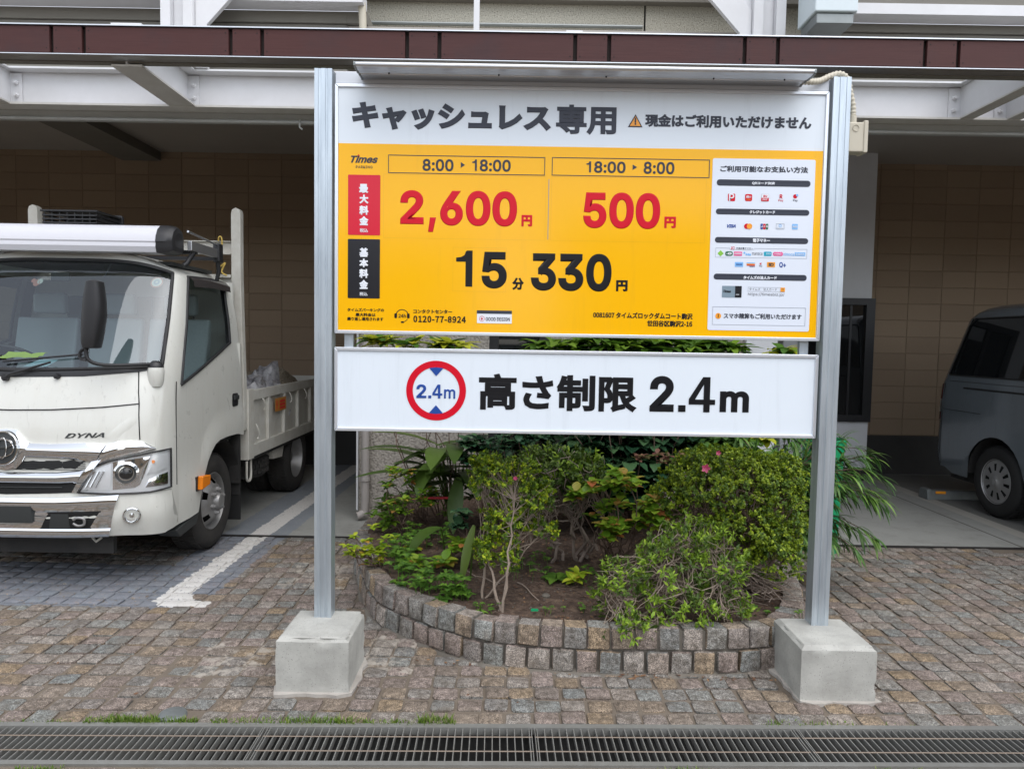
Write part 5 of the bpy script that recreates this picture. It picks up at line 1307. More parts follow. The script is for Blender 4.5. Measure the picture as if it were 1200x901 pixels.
# ---- wheels
def polar_wheel(b_t, b_r, c, r, wd, out, holes=8):
    """lateral wheel: axis x, outward sign out"""
    o = out
    b_t.lathe([(r * .60, o * -.01), (r * .66, o * .004), (r * .80, o * .012), (r * .93, o * .002), (r * .985, o * -.02), (r, o * -.045), (r, o * (-wd + .04)), (r * .95, o * -wd), (r * .6, o * -wd)], c, 'x', 48)
    for k in range(64):
        a = 2 * math.pi * k / 64
        for x0, x1, ph in ((-.02, -.07, 0), (-.10, -.14, .5), (-wd + .07, -wd + .02, 0)):
            aa = a + ph * .098; ca, sa = math.cos(aa), math.sin(aa); cb, sb = math.cos(aa + .055), math.sin(aa + .055); R2 = r + .006
            b_t.add([(c[0] + o * x0, c[1] + r * ca, c[2] + r * sa), (c[0] + o * x1, c[1] + r * ca, c[2] + r * sa), (c[0] + o * x1, c[1] + r * cb, c[2] + r * sb), (c[0] + o * x0, c[1] + r * cb, c[2] + r * sb),
                     (c[0] + o * x0, c[1] + R2 * ca, c[2] + R2 * sa), (c[0] + o * x1, c[1] + R2 * ca, c[2] + R2 * sa), (c[0] + o * x1, c[1] + R2 * cb, c[2] + R2 * sb), (c[0] + o * x0, c[1] + R2 * cb, c[2] + R2 * sb)],
                    [(4, 5, 6, 7), (0, 1, 5, 4), (1, 2, 6, 5), (2, 3, 7, 6), (3, 0, 4, 7)])
def truck_wheel(cy, out, front=True, xo=2.18):
    cx = TX + out * .825; c = (cx, cy, .348); r = .345
    bt = B(); polar_wheel(bt, None, c, r, .20, out); w = part(bt, 'tyre', 'tyre', tk, 40)
    br = B(); d = 1 if front else -1
    if front: pf = [(.212, -.012), (.205, -.004), (.198, -.022), (.19, -.05), (.172, -.045), (.150, -.015), (.128, .004), (.108, .016), (.062, .020), (.060, .034), (.050, .055), (.030, .060), (0, .060)]
    else: pf = [(.212, -.012), (.205, -.004), (.196, -.03), (.188, -.10), (.17, -.125), (.150, -.128), (.128, -.13), (.108, -.132), (.062, -.132), (.06, -.09), (.05, -.06), (.03, -.055), (0, -.055)]
    hole = lambda i, j: i in (4, 5) and (j % 10) in (0, 1, 2)
    br.lathe([(a, out * h) for a, h in pf], c, 'x', 50, hole); rm = part(br, 'wheel_rim', 'wheel_silver', w, 40)
    part(B().lathe([(0, out * -.07), (.2, out * -.07)], c, 'x', 30) if front else B().lathe([(0, out * -.15), (.2, out * -.15)], c, 'x', 30), 'brake_drum', 'dark_hole', w)
    for k in range(6):
        a = 2 * math.pi * k / 6 + .3; hx_ = .014 if front else -.133
        nb_ = B().lathe([(.020, out * hx_), (.018, out * (hx_ + .018)), (.012, out * (hx_ + .022)), (.011, out * (hx_ + .034)), (0, out * (hx_ + .036))], (cx, cy + .086 * math.cos(a), .348 + .086 * math.sin(a)), 'x', 6)
        part(nb_, 'wheel_nut', 'wheel_silver', w)
    return w
for o_ in (1, -1):
    truck_wheel(5.265, o_); truck_wheel(7.32, o_, False)
    c = (TX + o_ * .58, 7.32, .348); bt = B(); polar_wheel(bt, None, c, .345, .20, o_); part(bt, 'tyre', 'tyre', tk, 40)
    # wheel arch liner, side lamp, step, mudflap
    b = B(); rows = []
    for k in range(15):
        a = R_(-8 + 196 * k / 14); rows.append([(TX + o_ * .855, 5.30 - .40 * math.cos(a), .36 + .44 * math.sin(a)), (TX + o_ * .55, 5.30 - .38 * math.cos(a), .36 + .42 * math.sin(a))])
    part(B().grid(rows), 'arch_liner', 'underbody', tk, 60)
    part(B().box(*sorted((TX + o_ * .54, TX + o_ * .55)), 4.8, 5.75, .3, .85), 'inner_panel', 'underbody', tk)
    part(B().box(*sorted((TX + o_ * .62, TX + o_ * .855)), 5.70, 5.712, .10, .56), 'mudflap', 'rubber', tk)
    part(B().box(*sorted((TX + o_ * .78, TX + o_ * .86)), 5.66, 5.70, .40, .82), 'flap_bracket', 'underbody', tk)
    b = B(); b.prism([(4.60, .30), (4.93, .355), (4.94, .33), (4.90, .27), (4.66, .245)], 'x', *sorted((TX + o_ * .72, TX + o_ * .858))); part(b, 'step', 'trim_dark', tk, bevel=.008)
    lb = part(B().box(*sorted((TX + o_ * .872, TX + o_ * .884)), 4.845, 4.895, .505, .60), 'side_lamp_base', 'black_plastic', tk)
    part(B().prism([(4.86, .51), (4.995, .525), (5.005, .59), (4.87, .603)], 'x', *sorted((TX + o_ * .876, TX + o_ * .915))), 'side_lamp', 'amber', tk, bevel=.008)
    # door handle
    hd = part(B().prism(rrect(5.535, 1.015, 5.645, 1.115, .02), 'x', *sorted((TX + o_ * .858, TX + o_ * .8645))), 'handle_recess', 'black_plastic', drs[o_])
    part(B().box(*sorted((TX + o_ * .8645, TX + o_ * .878)), 5.545, 5.64, 1.065, 1.10), 'handle', 'trim_dark', drs[o_], bevel=.006)
part(B().box(TX - .42, TX + .42, 4.5, 8.3, .38, .56), 'chassis', 'underbody', tk)
part(B().tube([(TX - .75, 7.32, .348), (TX + .75, 7.32, .348)], .05, 10), 'axle', 'underbody', tk)
part(B().box(TX - .6, TX + .6, 4.55, 5.6, .34, .75), 'engine', 'underbody', tk)
# ---- headboard, bed
for s in (1, -1):
    part(B().prism([(TX + s * .765, .80), (TX + s * .86, .80), (TX + s * .86, 1.12), (TX + s * .85, 1.5), (TX + s * .838, 2.02), (TX + s * .838, 2.52), (TX + s * .83, 2.55), (TX + s * .80, 2.565), (TX + s * .77, 2.55), (TX + s * .762, 2.52)], 'y', 5.78, 5.85), 'guard_post', 'bed_white', tk, bevel=.006)
b = B(); b.box(TX - .76, TX + .76, 5.80, 5.806, 2.205, 2.295); b.box(TX - .76, TX + .76, 5.77, 5.83, 2.296, 2.302); b.box(TX - .76, TX + .76, 5.77, 5.83, 2.198, 2.204); part(b, 'guard_rail', 'bed_white', tk)
b = B(); b.box(TX - .76, TX + .76, 5.77, 5.84, 2.015, 2.04); part(b, 'guard_rail', 'bed_white', tk)
b = B(); b.box(TX - .76, TX + .76, 5.80, 5.82, .80, 1.35); b.box(TX - .76, TX - .44, 5.80, 5.82, 1.35, 2.01); b.box(TX + .44, TX + .76, 5.80, 5.82, 1.35, 2.01); part(b, 'headboard', 'bed_white', tk)
b = B()
for k in range(-3, 4): b.tube([(TX + k * .12, 5.81, 1.35), (TX + k * .12, 5.81, 2.01)], .010, 6)
part(b, 'headboard_bars', 'bed_white', tk)
BY0, BY1 = 5.87, 8.5
part(B().box(TX - .80, TX + .80, BY0, BY1, .70, .76), 'bed_floor', 'bed_white', tk)
for s in (1, -1):
    g = B(); X0, X1 = sorted((TX + s * .822, TX + s * .835)); Xo = sorted((TX + s * .8355, TX + s * .866))
    g.box(X0, X1, BY0 + .11, BY1, .56, 1.11)
    g.box(*Xo, BY0 + .11, BY1, 1.03, 1.112); g.box(*Xo, BY0 + .11, BY1, .56, .66)
    y = BY0 + .48
    while y < BY1: g.box(*Xo, y, y + .05, .661, 1.029); y += .44
    gate = part(g, 'side_gate', 'bed_white', tk, bevel=.003)
    part(B().box(*sorted((TX + s * .80, TX + s * .872)), BY0 - .02, BY0 + .10, .55, 1.125), 'corner_post', 'bed_white', tk, bevel=.004)
    for y in (BY0 + .32, BY0 + 1.06, BY0 + 1.56):
        part(B().tube(smooth_path([(TX + s * .868, y, 1.03), (TX + s * .884, y + .01, .99), (TX + s * .882, y + .03, .95), (TX + s * .87, y + .02, .93)], 3), .006, 5), 'rope_hook', 'bed_white', gate, 60)
    part(B().tube(smooth_path([(TX + s * .868, BY0 + .14, .83), (TX + s * .888, BY0 + .15, .78), (TX + s * .885, BY0 + .18, .72), (TX + s * .87, BY0 + .17, .70)], 3), .008, 5), 'latch', 'bed_white', gate, 60)
    part(B().tube(smooth_path([(TX + s * .85, BY0 - .01, .54), (TX + s * .85, BY0 - .01, .40), (TX + s * .85, BY0 + .03, .37), (TX + s * .85, BY0 + .08, .40), (TX + s * .85, BY0 + .08, .54)], 3), .010, 6), 'step_loop', 'bed_white', tk, 60)
    part(B().box(*sorted((TX + s * .62, TX + s * .85)), BY0, BY1, .53, .555), 'bed_rail', 'underbody', tk)
    part(B().prism([(6.55, .66), (6.98, .66), (6.86, .42), (6.60, .44)], 'x', *sorted((TX + s * .60, TX + s * .82))), 'mudguard', 'bed_white', tk)
part(B().box(TX - .86, TX + .86, BY1, BY1 + .03, .56, 1.11), 'tail_gate', 'bed_white', tk)
# warning sticker on the gate: orange plate with illegible red marks
st = part(B().box(TX + .8665, TX + .868, 6.52, 6.83, .88, 1.0), 'warning_plate', 'plate_orange', tk)
for y0, y1, z0, z1 in ((6.545, 6.555, .90, .98), (6.575, 6.585, .90, .98), (6.545, 6.585, .935, .945), (6.64, 6.80, .955, .975), (6.64, 6.80, .925, .945), (6.64, 6.80, .895, .915)):
    part(B().box(TX + .868, TX + .8688, y0, y1, z0, z1), 'print', 'print_red', st)
# spare wheel slung under the bed
b = B(); c0 = Vector((TX + .50, 6.38, .42)); b.lathe([(.19, .075), (.22, .095), (.30, .095), (.325, .07), (.33, .03), (.33, -.05), (.30, -.09), (.22, -.09), (.19, -.07)], tuple(c0), n=40)
for k in range(44):
    a = 2 * math.pi * k / 44
    for z in (-.04, .01, .05):
        aa = a + (.07 if z == .01 else 0); ca, sa, cb, sb = math.cos(aa), math.sin(aa), math.cos(aa + .09), math.sin(aa + .09); R1, R2 = .328, .338
        b.add([tuple(c0 + Vector((R1 * ca, R1 * sa, z - .016))), tuple(c0 + Vector((R1 * cb, R1 * sb, z - .016))), tuple(c0 + Vector((R1 * cb, R1 * sb, z + .016))), tuple(c0 + Vector((R1 * ca, R1 * sa, z + .016))),
               tuple(c0 + Vector((R2 * ca, R2 * sa, z - .014))), tuple(c0 + Vector((R2 * cb, R2 * sb, z - .014))), tuple(c0 + Vector((R2 * cb, R2 * sb, z + .014))), tuple(c0 + Vector((R2 * ca, R2 * sa, z + .014)))], [(4, 5, 6, 7), (0, 1, 5, 4), (1, 2, 6, 5), (2, 3, 7, 6), (3, 0, 4, 7)])
sp = part(b, 'spare_wheel', 'tyre', tk, 40)
part(B().lathe([(.195, .07), (.17, .03), (.10, .05), (.04, .06), (0, .06)], tuple(c0), n=30), 'wheel_rim', 'wheel_silver', sp, 40)
# ---- roof awning box and rack (bolted on: parts)
pfA = [(4.80, 2.095), (4.785, 2.13), (4.788, 2.155), (4.783, 2.165), (4.790, 2.20), (4.815, 2.245), (4.86, 2.275), (4.91, 2.28), (4.97, 2.26), (4.99, 2.21), (4.99, 2.12), (4.97, 2.095)]
aw = part(B().prism(pfA, 'x', TX - .70, TX + .655), 'awning_case', 'awning_white', tk, 30)
b = B(); rows = []
for x, sc_ in ((.655, 1.0), (.70, .99), (.735, .93), (.755, .80), (.76, .5)):
    rows.append([(TX + x, 4.89 + (y_ - 4.89) * sc_ * 1.03, 2.185 + (z_ - 2.185) * sc_ * 1.04) for y_, z_ in pfA])
b.grid(rows, True); b.add(rows[-1], [tuple(range(len(pfA)))]); part(b, 'awning_cap', 'black_plastic', aw, 35)
for z, r_, nm in ((2.165, None, 'rack_bar'), ):
    for s in (1, -1):
        part(B().box(*sorted((TX + s * .775, TX + s * .805)), 4.98, 5.42, 2.13, 2.195), nm, 'aluminium', tk, bevel=.004)
        part(B().tube([(TX + s * .79, 4.96, 2.255), (TX + s * .80, 5.42, 2.225)], .008, 6), 'rack_rod', 'aluminium', tk, 60)
        part(B().box(*sorted((TX + s * .765, TX + s * .815)), 5.421, 5.50, 2.10, 2.24), 'rack_end', 'black_plastic', tk, bevel=.01)
        part(B().tube([(TX + s * .79, 5.05, 2.13), (TX + s * .75, 5.03, 2.05), (TX + s * .735, 5.01, 2.03)], .018, 7), 'rack_foot', 'black_plastic', tk, 60)
        part(B().tube([(TX + s * .79, 5.45, 2.12), (TX + s * .79, 5.47, 2.04), (TX + s * .775, 5.47, 1.97)], .016, 7), 'rack_foot', 'black_plastic', tk, 60)
part(B().box(TX - .80, TX + .80, 5.05, 5.09, 2.115, 2.14), 'rack_crossbar', 'black_plastic', tk)
part(B().box(TX - .80, TX + .80, 5.44, 5.48, 2.115, 2.14), 'rack_crossbar', 'black_plastic', tk)
# yellow cord tied to the guard rail
tag(B().tube(smooth_path([(TX + .67, 5.765, 2.30), (TX + .68, 5.755, 2.33), (TX + .70, 5.755, 2.32), (TX + .70, 5.755, 2.22), (TX + .67, 5.755, 2.14), (TX + .69, 5.75, 2.10), (TX + .73, 5.75, 2.13), (TX + .70, 5.75, 2.06), (TX + .74, 5.75, 2.03)], 4), .006, 6).build('rope', 'yellow_rope', smooth=60), 'short yellow rope knotted round the guard rail of the truck', 'rope')
# black folding crate on the roof rack
cr = empty('plastic_crate', (TX - .08, 5.3, 2.14), 'black slatted plastic crate on the roof rack of the truck', 'crate')
cx0, cx1, cy0, cy1, cz0, cz1 = TX - .30, TX + .08, 5.12, 5.42, 2.145, 2.40
b = B(); b.box(cx0, cx1, cy0, cy1, cz0, cz0 + .01); part(b, 'crate_base', 'black_plastic', cr)
for y_ in (cy0, cy1 - .008):
    b = B()
    for k in range(9): z = cz0 + .02 + k * .026; b.box(cx0, cx1, y_, y_ + .006, z, z + .010)
    for k in range(7): x = cx0 + .01 + k * .053; b.box(x, x + .006, y_ + .0065, y_ + .010, cz0 + .01, cz1)
    part(b, 'crate_side', 'black_plastic', cr)
for x_ in (cx0, cx1 - .008):
    b = B()
    for k in range(9): z = cz0 + .02 + k * .026; b.box(x_, x_ + .006, cy0 + .011, cy1 - .011, z, z + .018)
    part(b, 'crate_side', 'black_plastic', cr)
b = B(); b.prism(rrect(cx0 - .015, cz1 - .045, cx1 + .02, cz1 + .03, .02), 'y', cy1 + .002, cy1 + .03); part(b, 'crate_lid', 'black_plastic', cr, bevel=.004)
b = B(); b.box(cx0 - .01, cx1 + .01, cy0 - .006, cy1 + .001, cz1 + .001, cz1 + .014); part(b, 'crate_rim', 'black_plastic', cr, bevel=.003)
# load on the bed
def lump(name, mat, cx, cy, cz, rx, ry, rz, seed, amp, label, cat):
    b = B(); rows = []; n, m_ = 28, 14
    for i in range(m_ + 1):
        ph = math.pi / 2 * i / m_; rr_ = []
        for k in range(n):
            t = 2 * math.pi * k / n; v = Vector((math.cos(t) * math.cos(ph), math.sin(t) * math.cos(ph), math.sin(ph)))
            q = 1 + amp * noise.noise(v * 2.2 + Vector((seed, 0, 0))) + amp * .5 * noise.noise(v * 6 + Vector((seed, 3, 0)))
            rr_.append((cx + v.x * rx * q, cy + v.y * ry * q, cz + v.z * rz * q))
        rows.append(rr_)
    return tag(b.grid(rows, True).build(name, mat, smooth=45), label, cat)
lump('plastic_sack', 'plastic_bag', TX + .50, 7.15, .77, .30, .42, .45, 1, .4, 'crumpled translucent plastic sack with red print on the truck bed', 'plastic sack')
sk = lump('plastic_sack', 'plastic_bag', TX + .60, 6.60, .77, .20, .40, .40, 4, .3, 'smaller crumpled plastic sack against the side gate of the truck', 'plastic sack')
tag(lump('gravel_heap', 'gravel_tan', TX + .30, 7.95, .77, .48, .5, .42, 8, .2, 'heap of tan gravel lying on the truck bed', 'gravel'), kind='stuff')

# ================================================================= VAN (tail of it in view, nose toward the street)
VX = 5.29
vn = empty('parked_van', (VX, 5.4, 0), 'grey panel van with dark tinted rear window parked in the right bay', 'van')
def rearY(z): return lerp_tab([(.25, 7.60), (.54, 7.625), (.82, 7.60), (1.18, 7.585), (1.28, 7.54), (1.84, 7.31), (1.92, 7.22), (1.98, 7.1)], z)
def sideX(z): return lerp_tab([(.25, .80), (.40, .838), (.7, .846), (1.0, .846), (1.22, .838), (1.5, .81), (1.84, .765), (1.90, .735), (1.95, .67), (1.985, .5)], z)
def frontY(z): return lerp_tab([(.25, 3.02), (.6, 2.96), (.95, 3.02), (1.15, 3.25), (1.85, 3.95), (1.95, 4.2), (1.99, 4.4)], z)
DY = [0, .015, .04, .08, .13, .20, .30, .42, .55, .62, .655, .70, .76, .84, .92, 1.0, 1.08, 1.16, 1.24, 1.30, 1.345, 1.38, 1.5, 1.7, 1.9, 2.2, 2.5, 2.8, 3.1, 3.3, 3.35, 3.4, 3.5, 3.6, 3.75, 3.85, 3.93, 3.98, 4.15, 4.35, 4.5, 4.58, 4.62]
def vlow(Y):
    for c in (6.62, 3.92):
        d = abs(Y - c)
        if d < .385: return max(.30, .345 + math.sqrt(max(0, .395 ** 2 - d * d)))
    return .34 if Y > 7.3 else .26 if Y < 6.2 else .29
VZ = [1.20, 1.285, 1.33, 1.80, 1.845, 1.90, 1.94, 1.965, 1.98]
def vcol(i):
    d = DY[i]; Y0_ = 7.6 - d; lo = vlow(Y0_)
    zs = [lo + (1.20 - lo) * t for t in (0, .1, .22, .36, .5, .64, .78, .9)] + VZ; out = []
    for z in zs:
        r_ = rearY(z); f = frontY(z); t = d / 4.62; Y = r_ - t * (r_ - f) if True else 0
        # keep verticals near the wheel upright
        Y = (r_ - d) if d < .8 else (lerp_tab([(.8, r_ - .8), (3.2, 7.6 - 3.2), (4.62, f)], d))
        x = sideX(z)
        e0 = max(0, 1 - d / .16); e1 = max(0, 1 - (4.62 - d) / .45)
        x -= .08 * e0 ** 2.5 + .30 * e1 ** 2.2
        if z < 1.2 and d > .1:                                     # swage lines
            if abs(z - .985) < .05: x += .006
        out.append(Vector((x, Y, z)))
    return out
VG = [vcol(i) for i in range(len(DY))]; nv = len(VG[0])
body, vglass = B(), {1: B(), -1: B()}
for s in (1, -1):
    for i in range(len(DY) - 1):
        for r_ in range(nv - 1):
            pts = [VG[i][r_], VG[i + 1][r_], VG[i + 1][r_ + 1], VG[i][r_ + 1]]
            z_ok = 9 <= r_ < 12; d0, d1 = DY[i], DY[i + 1]
            win = z_ok and (d0 >= .13 and d1 <= 1.38 or d0 >= 1.5 and d1 <= 2.8 or d0 >= 3.1 and d1 <= 3.98)
            P = [(VX + s * (p.x - (.006 if win else 0)), p.y, p.z) for p in pts]
            (vglass[s] if win else body).add(P, [(0, 1, 2, 3)])
    for i in range(len(DY) - 1):
        a, b_ = VG[i][-1], VG[i + 1][-1]; body.add([(VX + s * a.x, a.y, a.z), (VX + s * b_.x, b_.y, b_.z), (VX, b_.y, 1.995), (VX, a.y, 1.995)], [(0, 1, 2, 3)])
for i, flip in ((0, 1), (len(DY) - 1, -1)):
    for r_ in range(nv - 1):
        a, b_ = VG[i][r_], VG[i][r_ + 1]; bulge = .03 * flip
        for x0, x1 in ((-1, -.5), (-.5, 0), (0, .5), (.5, 1)):
            f = lambda x, p: (VX + x * p.x, p.y + bulge * (1 - x * x), p.z)
            body.add([f(x0, a), f(x1, a), f(x1, b_), f(x0, b_)], [(0, 1, 2, 3)])
vb = merged(body, 'body', 'van_grey', vn, 32)
for s in (1, -1):
    merged(vglass[s], 'side_window', 'tinted_glass', vb, 50)
    k = 1
    def vs(d, z, off=0.0):
        i = max(0, min(len(DY) - 2, next((q for q in range(len(DY) - 1) if DY[q + 1] >= d), len(DY) - 2))); t = (d - DY[i]) / (DY[i + 1] - DY[i])
        def zz(c):
            for p, q in zip(c, c[1:]):
                if q.z >= z: u = (z - p.z) / (q.z - p.z) if q.z > p.z else 0; return p + (q - p) * max(0, min(1, u))
            return c[-1]
        p = zz(VG[i]).lerp(zz(VG[i + 1]), t); return Vector((VX + s * (p.x + off), p.y, p.z))
    seam([vs(d, 1.285, .004) for d in (.16, .3, .6, .9, 1.2, 1.36)] + [vs(1.37, z, .004) for z in (1.4, 1.6, 1.8)] + [vs(d, 1.845, .004) for d in (1.3, .9, .5, .2)] + [vs(.14, z, .004) for z in (1.78, 1.6, 1.4, 1.3)] + [vs(.16, 1.285, .004)], .008, vb, 'door_seal', 'window_seal')
    part(B().tube([vs(d, 1.165, .0) for d in (.45, .6, .9, 1.3, 1.8, 2.4)], .009, 6), 'slide_rail', 'dark_hole', vb, 60)
    seam([vs(.14, z, .001) for z in (.36, .5, .7, .9, 1.1, 1.2)], .003, vb); seam([vs(d, .80, .001) for d in (.02, .06, .1, .14)], .003, vb)
    seam([vs(d, .935, .001) for d in (.14, .3, .5, .75)], .0025, vb); seam([vs(d, 1.225, .001) for d in (.2, .5, .9, 1.3, 1.9)], .0025, vb)
    seam([vs(1.40, z, .001) for z in (.3, .5, .9, 1.2, 1.28)], .003, vb); seam([vs(3.0, z, .001) for z in (.3, .5, .9, 1.2, 1.28)], .003, vb)
    for z0, z1, mt in ((1.035, 1.19, 'red_lens'), (.90, 1.034, 'lens_glass_in'), (.82, .899, 'red_lens')):
        rows = [[vs(d, z, .010) for d in (.0, .02, .05, .09)] for z in (z0, (z0 + z1) / 2, z1)]; rows = [[vs(d, z0, -.005) for d in (.0, .02, .05, .09)]] + rows + [[vs(d, z1, -.005) for d in (.0, .02, .05, .09)]]
        part(B().grid(rows), 'tail_light', mt, vn, 50)
    for cy in (6.62, 3.92):
        c = (VX + s * .825, cy, .335); bt = B(); polar_wheel(bt, None, c, .328, .19, s); w = part(bt, 'tyre', 'rubber', vn, 40)
        pf = [(.212, -.012), (.205, .0), (.196, -.014), (.180, -.018), (.165, -.016), (.100, -.008), (.075, -.006), (.060, .0), (.035, .008), (.030, .014), (0, .014)]
        br = B(); br.lathe([(a, s * h) for a, h in pf], c, 'x', 60, lambda i, j: i == 4 and (j % 6) in (0, 1)); part(br, 'wheel_cover', 'wheel_silver', w, 40)
        part(B().lathe([(0, s * -.04), (.205, s * -.04)], c, 'x', 30), 'wheel_back', 'dark_hole', w)
        rows = []
        for k in range(15):
            a = R_(180 * k / 14); rows.append([(VX + s * .836, cy - .395 * math.cos(a), .345 + .395 * math.sin(a)), (VX + s * .5, cy - .39 * math.cos(a), .345 + .39 * math.sin(a))])
        part(B().grid(rows), 'arch_liner', 'underbody', vn, 60)
        part(B().box(*sorted((VX + s * .50, VX + s * .49)), cy - .42, cy + .42, .25, .75), 'inner_panel', 'underbody', vn)
    band_ = 0
part(B().box(VX - .7, VX + .7, 3.2, 7.5, .22, .32), 'floor_pan', 'underbody', vn)
part(B().box(VX - .78, VX + .78, 3.5, 7.2, .9, 1.25), 'interior_mass', 'trim_dark', vn)
wsv = B().grid([[(VX + x, frontY(z) - .012, z) for x in (-.66, -.3, 0, .3, .66)] for z in (1.2, 1.5, 1.82)]); part(wsv, 'windshield', 'tinted_glass', vn, 60)
# wheel stop
wsn = empty('wheel_stop', (4.65, 7.4, 0), 'low pale wheel stop bar with orange reflector behind the van wheel', 'wheel stop')
part(B().prism([(7.36, .0), (7.50, .0), (7.49, .075), (7.46, .095), (7.38, .095), (7.37, .075)], 'x', 4.30, 5.0), 'bar', 'grey_metal', wsn, bevel=.008)
part(B().prism([(7.34, .0), (7.52, .0), (7.50, .10), (7.46, .115), (7.38, .115), (7.355, .10)], 'x', 4.27, 4.32), 'end_piece', 'grey_metal', wsn, bevel=.01)
part(B().box(4.36, 4.46, 7.352, 7.364, .065, .09), 'reflector', 'print_orange', wsn)
# green bin behind the willow-leaved plant
gb = empty('green_bin', (2.36, 5.45, 0), 'green plastic bin half hidden behind the feathery plant and sign post', 'bin')
part(B().lathe([(0, .0), (.125, .0), (.15, .82), (.160, .82), (.162, .85), (.15, .86), (.148, .84), (.13, .3), (0, .3)], (2.36, 5.45, 0), n=24), 'tub', 'green_plastic', gb, 40)
# red stake lying in the bed
tag(B().tube([(-.60, 5.0, .45), (-.36, 4.98, .46)], .009, 8).build('red_stake', 'red_plastic', smooth=50), 'thin red rod lying low among the leaves near the plaster wall', 'rod')

# ================================================================= PLANTS
def rvec(r): 
    while True:
        v = Vector((r.uniform(-1, 1), r.uniform(-1, 1), r.uniform(-1, 1)))
        if .05 < v.length < 1: return v.normalized()
def leaf(b, p, d, up, L, W, fold=.25, droop=.15):
    d = d.normalized(); s = d.cross(up); s = s.normalized() if s.length > 1e-4 else d.orthogonal().normalized(); n = s.cross(d)
    mid = p + d * L * .45 + n * (L * .04); tip = p + d * L - n * (L * droop)
    l = mid - s * W + n * (W * fold); r_ = mid + s * W + n * (W * fold)
    b.add([p, l, mid, r_, tip], [(0, 2, 1), (0, 3, 2), (1, 2, 4), (2, 3, 4)])
def leaf_long(b, p, d, L, W, droop=.6, seg=5, fold=.2, up=Vector((0, 0, 1)), tip=.02, lim=99):
    """broad leaf blade bending down under its weight"""
    d = d.normalized(); side = d.cross(up); side = side.normalized() if side.length > 1e-3 else Vector((1, 0, 0)); vs = []; q = Vector(p)
    for i in range(seg + 1):
        t = i / seg; w = W * max(tip, (math.sin(math.pi * min(1, t * .93 + .07)) ** .75)); n = side.cross(d)
        vs += [q - side * w + n * w * fold, q.copy(), q + side * w + n * w * fold]
        d = (d - Vector((0, 0, droop / seg))).normalized(); q = q + d * (L / seg)
    fs = []
    for i in range(seg): a = i * 3; fs += [(a, a + 1, a + 4, a + 3), (a + 1, a + 2, a + 5, a + 4)]
    b.add(vs, fs)
def twig_path(a, c, r, wig, n=6, sag=0.):
    a, c = Vector(a), Vector(c); L = (c - a).length; pts = []
    off = Vector((0, 0, 0))
    for i in range(n + 1):
        t = i / n; e = math.sin(math.pi * t)
        off = off * .5 + rvec(r) * wig * L
        pts.append(a.lerp(c, t) + off * e + Vector((0, 0, -sag * e * L)))
    return pts
def shrub(name, label, base, limbs, blobs, ntips, per, L, W, leafm, bark, seed, wig=.10, r0=.012, shell=.55, twigr=.0022, dens_z=None, extra=None, cat='shrub', up_bias=.5, spread=.9, leafcol2=None, f2=0., bare=0, twp=.3):
    """limbs: end points of main branches; blobs: foliage ellipsoids"""
    r = random.Random(seed); st = B(); fo = B(); fo2 = B(); nodes = []
    for i, l in enumerate(limbs):
        bs = base[i % len(base)]
        pth = twig_path(bs, l, r, wig, 9); st.tube(pth, r0 * r.uniform(.7, 1.1), 6, True, r0 * .35); nodes += pth[3:]
    tot = sum((q[3] * q[4] * q[5]) ** (2 / 3) for q in blobs)
    for q in blobs:
        k = int(ntips * (q[3] * q[4] * q[5]) ** (2 / 3) / tot)
        for _ in range(k):
            v = rvec(r)
            if v.z < -.3 and r.random() < .5: v.z = -v.z
            rad = r.uniform(shell, 1.0) * (1 + .42 * noise.noise(Vector((v.x * 2.3 + seed, v.y * 2.3, v.z * 2.3)))) 
            tip = Vector((q[0] + v.x * q[3] * rad, q[1] + v.y * q[4] * rad, q[2] + v.z * q[5] * rad))
            zmin = .2 if tip.y > 3.42 else .12
            if tip.z < zmin: tip.z = zmin + r.uniform(0, .04)
            if r.random() < twp and nodes:
                nd = min(r.sample(nodes, min(7, len(nodes))), key=lambda n_: (n_ - tip).length)
                st.tube(twig_path(nd, tip, r, wig * .8, 4), twigr, 3, False, twigr * .5)
            dirn = (Vector((v.x, v.y, v.z + up_bias))).normalized()
            tgt = fo2 if r.random() < f2 else fo
            for m_ in range(per):
                d = (dirn * r.uniform(.2, 1) + rvec(r) * spread); s = r.uniform(.65, 1.2)
                leaf(tgt, tip + rvec(r) * L * .35 - dirn * (m_ % 3) * L * .3, d, dirn, L * s, W * s)
    for _ in range(bare):
        q = r.choice(blobs); v = rvec(r); tip = Vector((q[0] + v.x * q[3], q[1] + v.y * q[4], max(.2, q[2] + v.z * q[5]))); nd = min(r.sample(nodes, min(5, len(nodes))), key=lambda n_: (n_ - tip).length)
        st.tube(twig_path(nd, tip, r, wig, 6), twigr * 1.2, 4, False, twigr * .5); nodes.append(tip.lerp(nd, .4))
    e = empty(name, tuple(base[0]), label, cat)
    part(st, 'branches', bark, e, 60, fix=False)
    part(fo, 'foliage', leafm, e, fix=False)
    if fo2.v: part(fo2, 'foliage', leafcol2, e, fix=False)
    return e
V = Vector
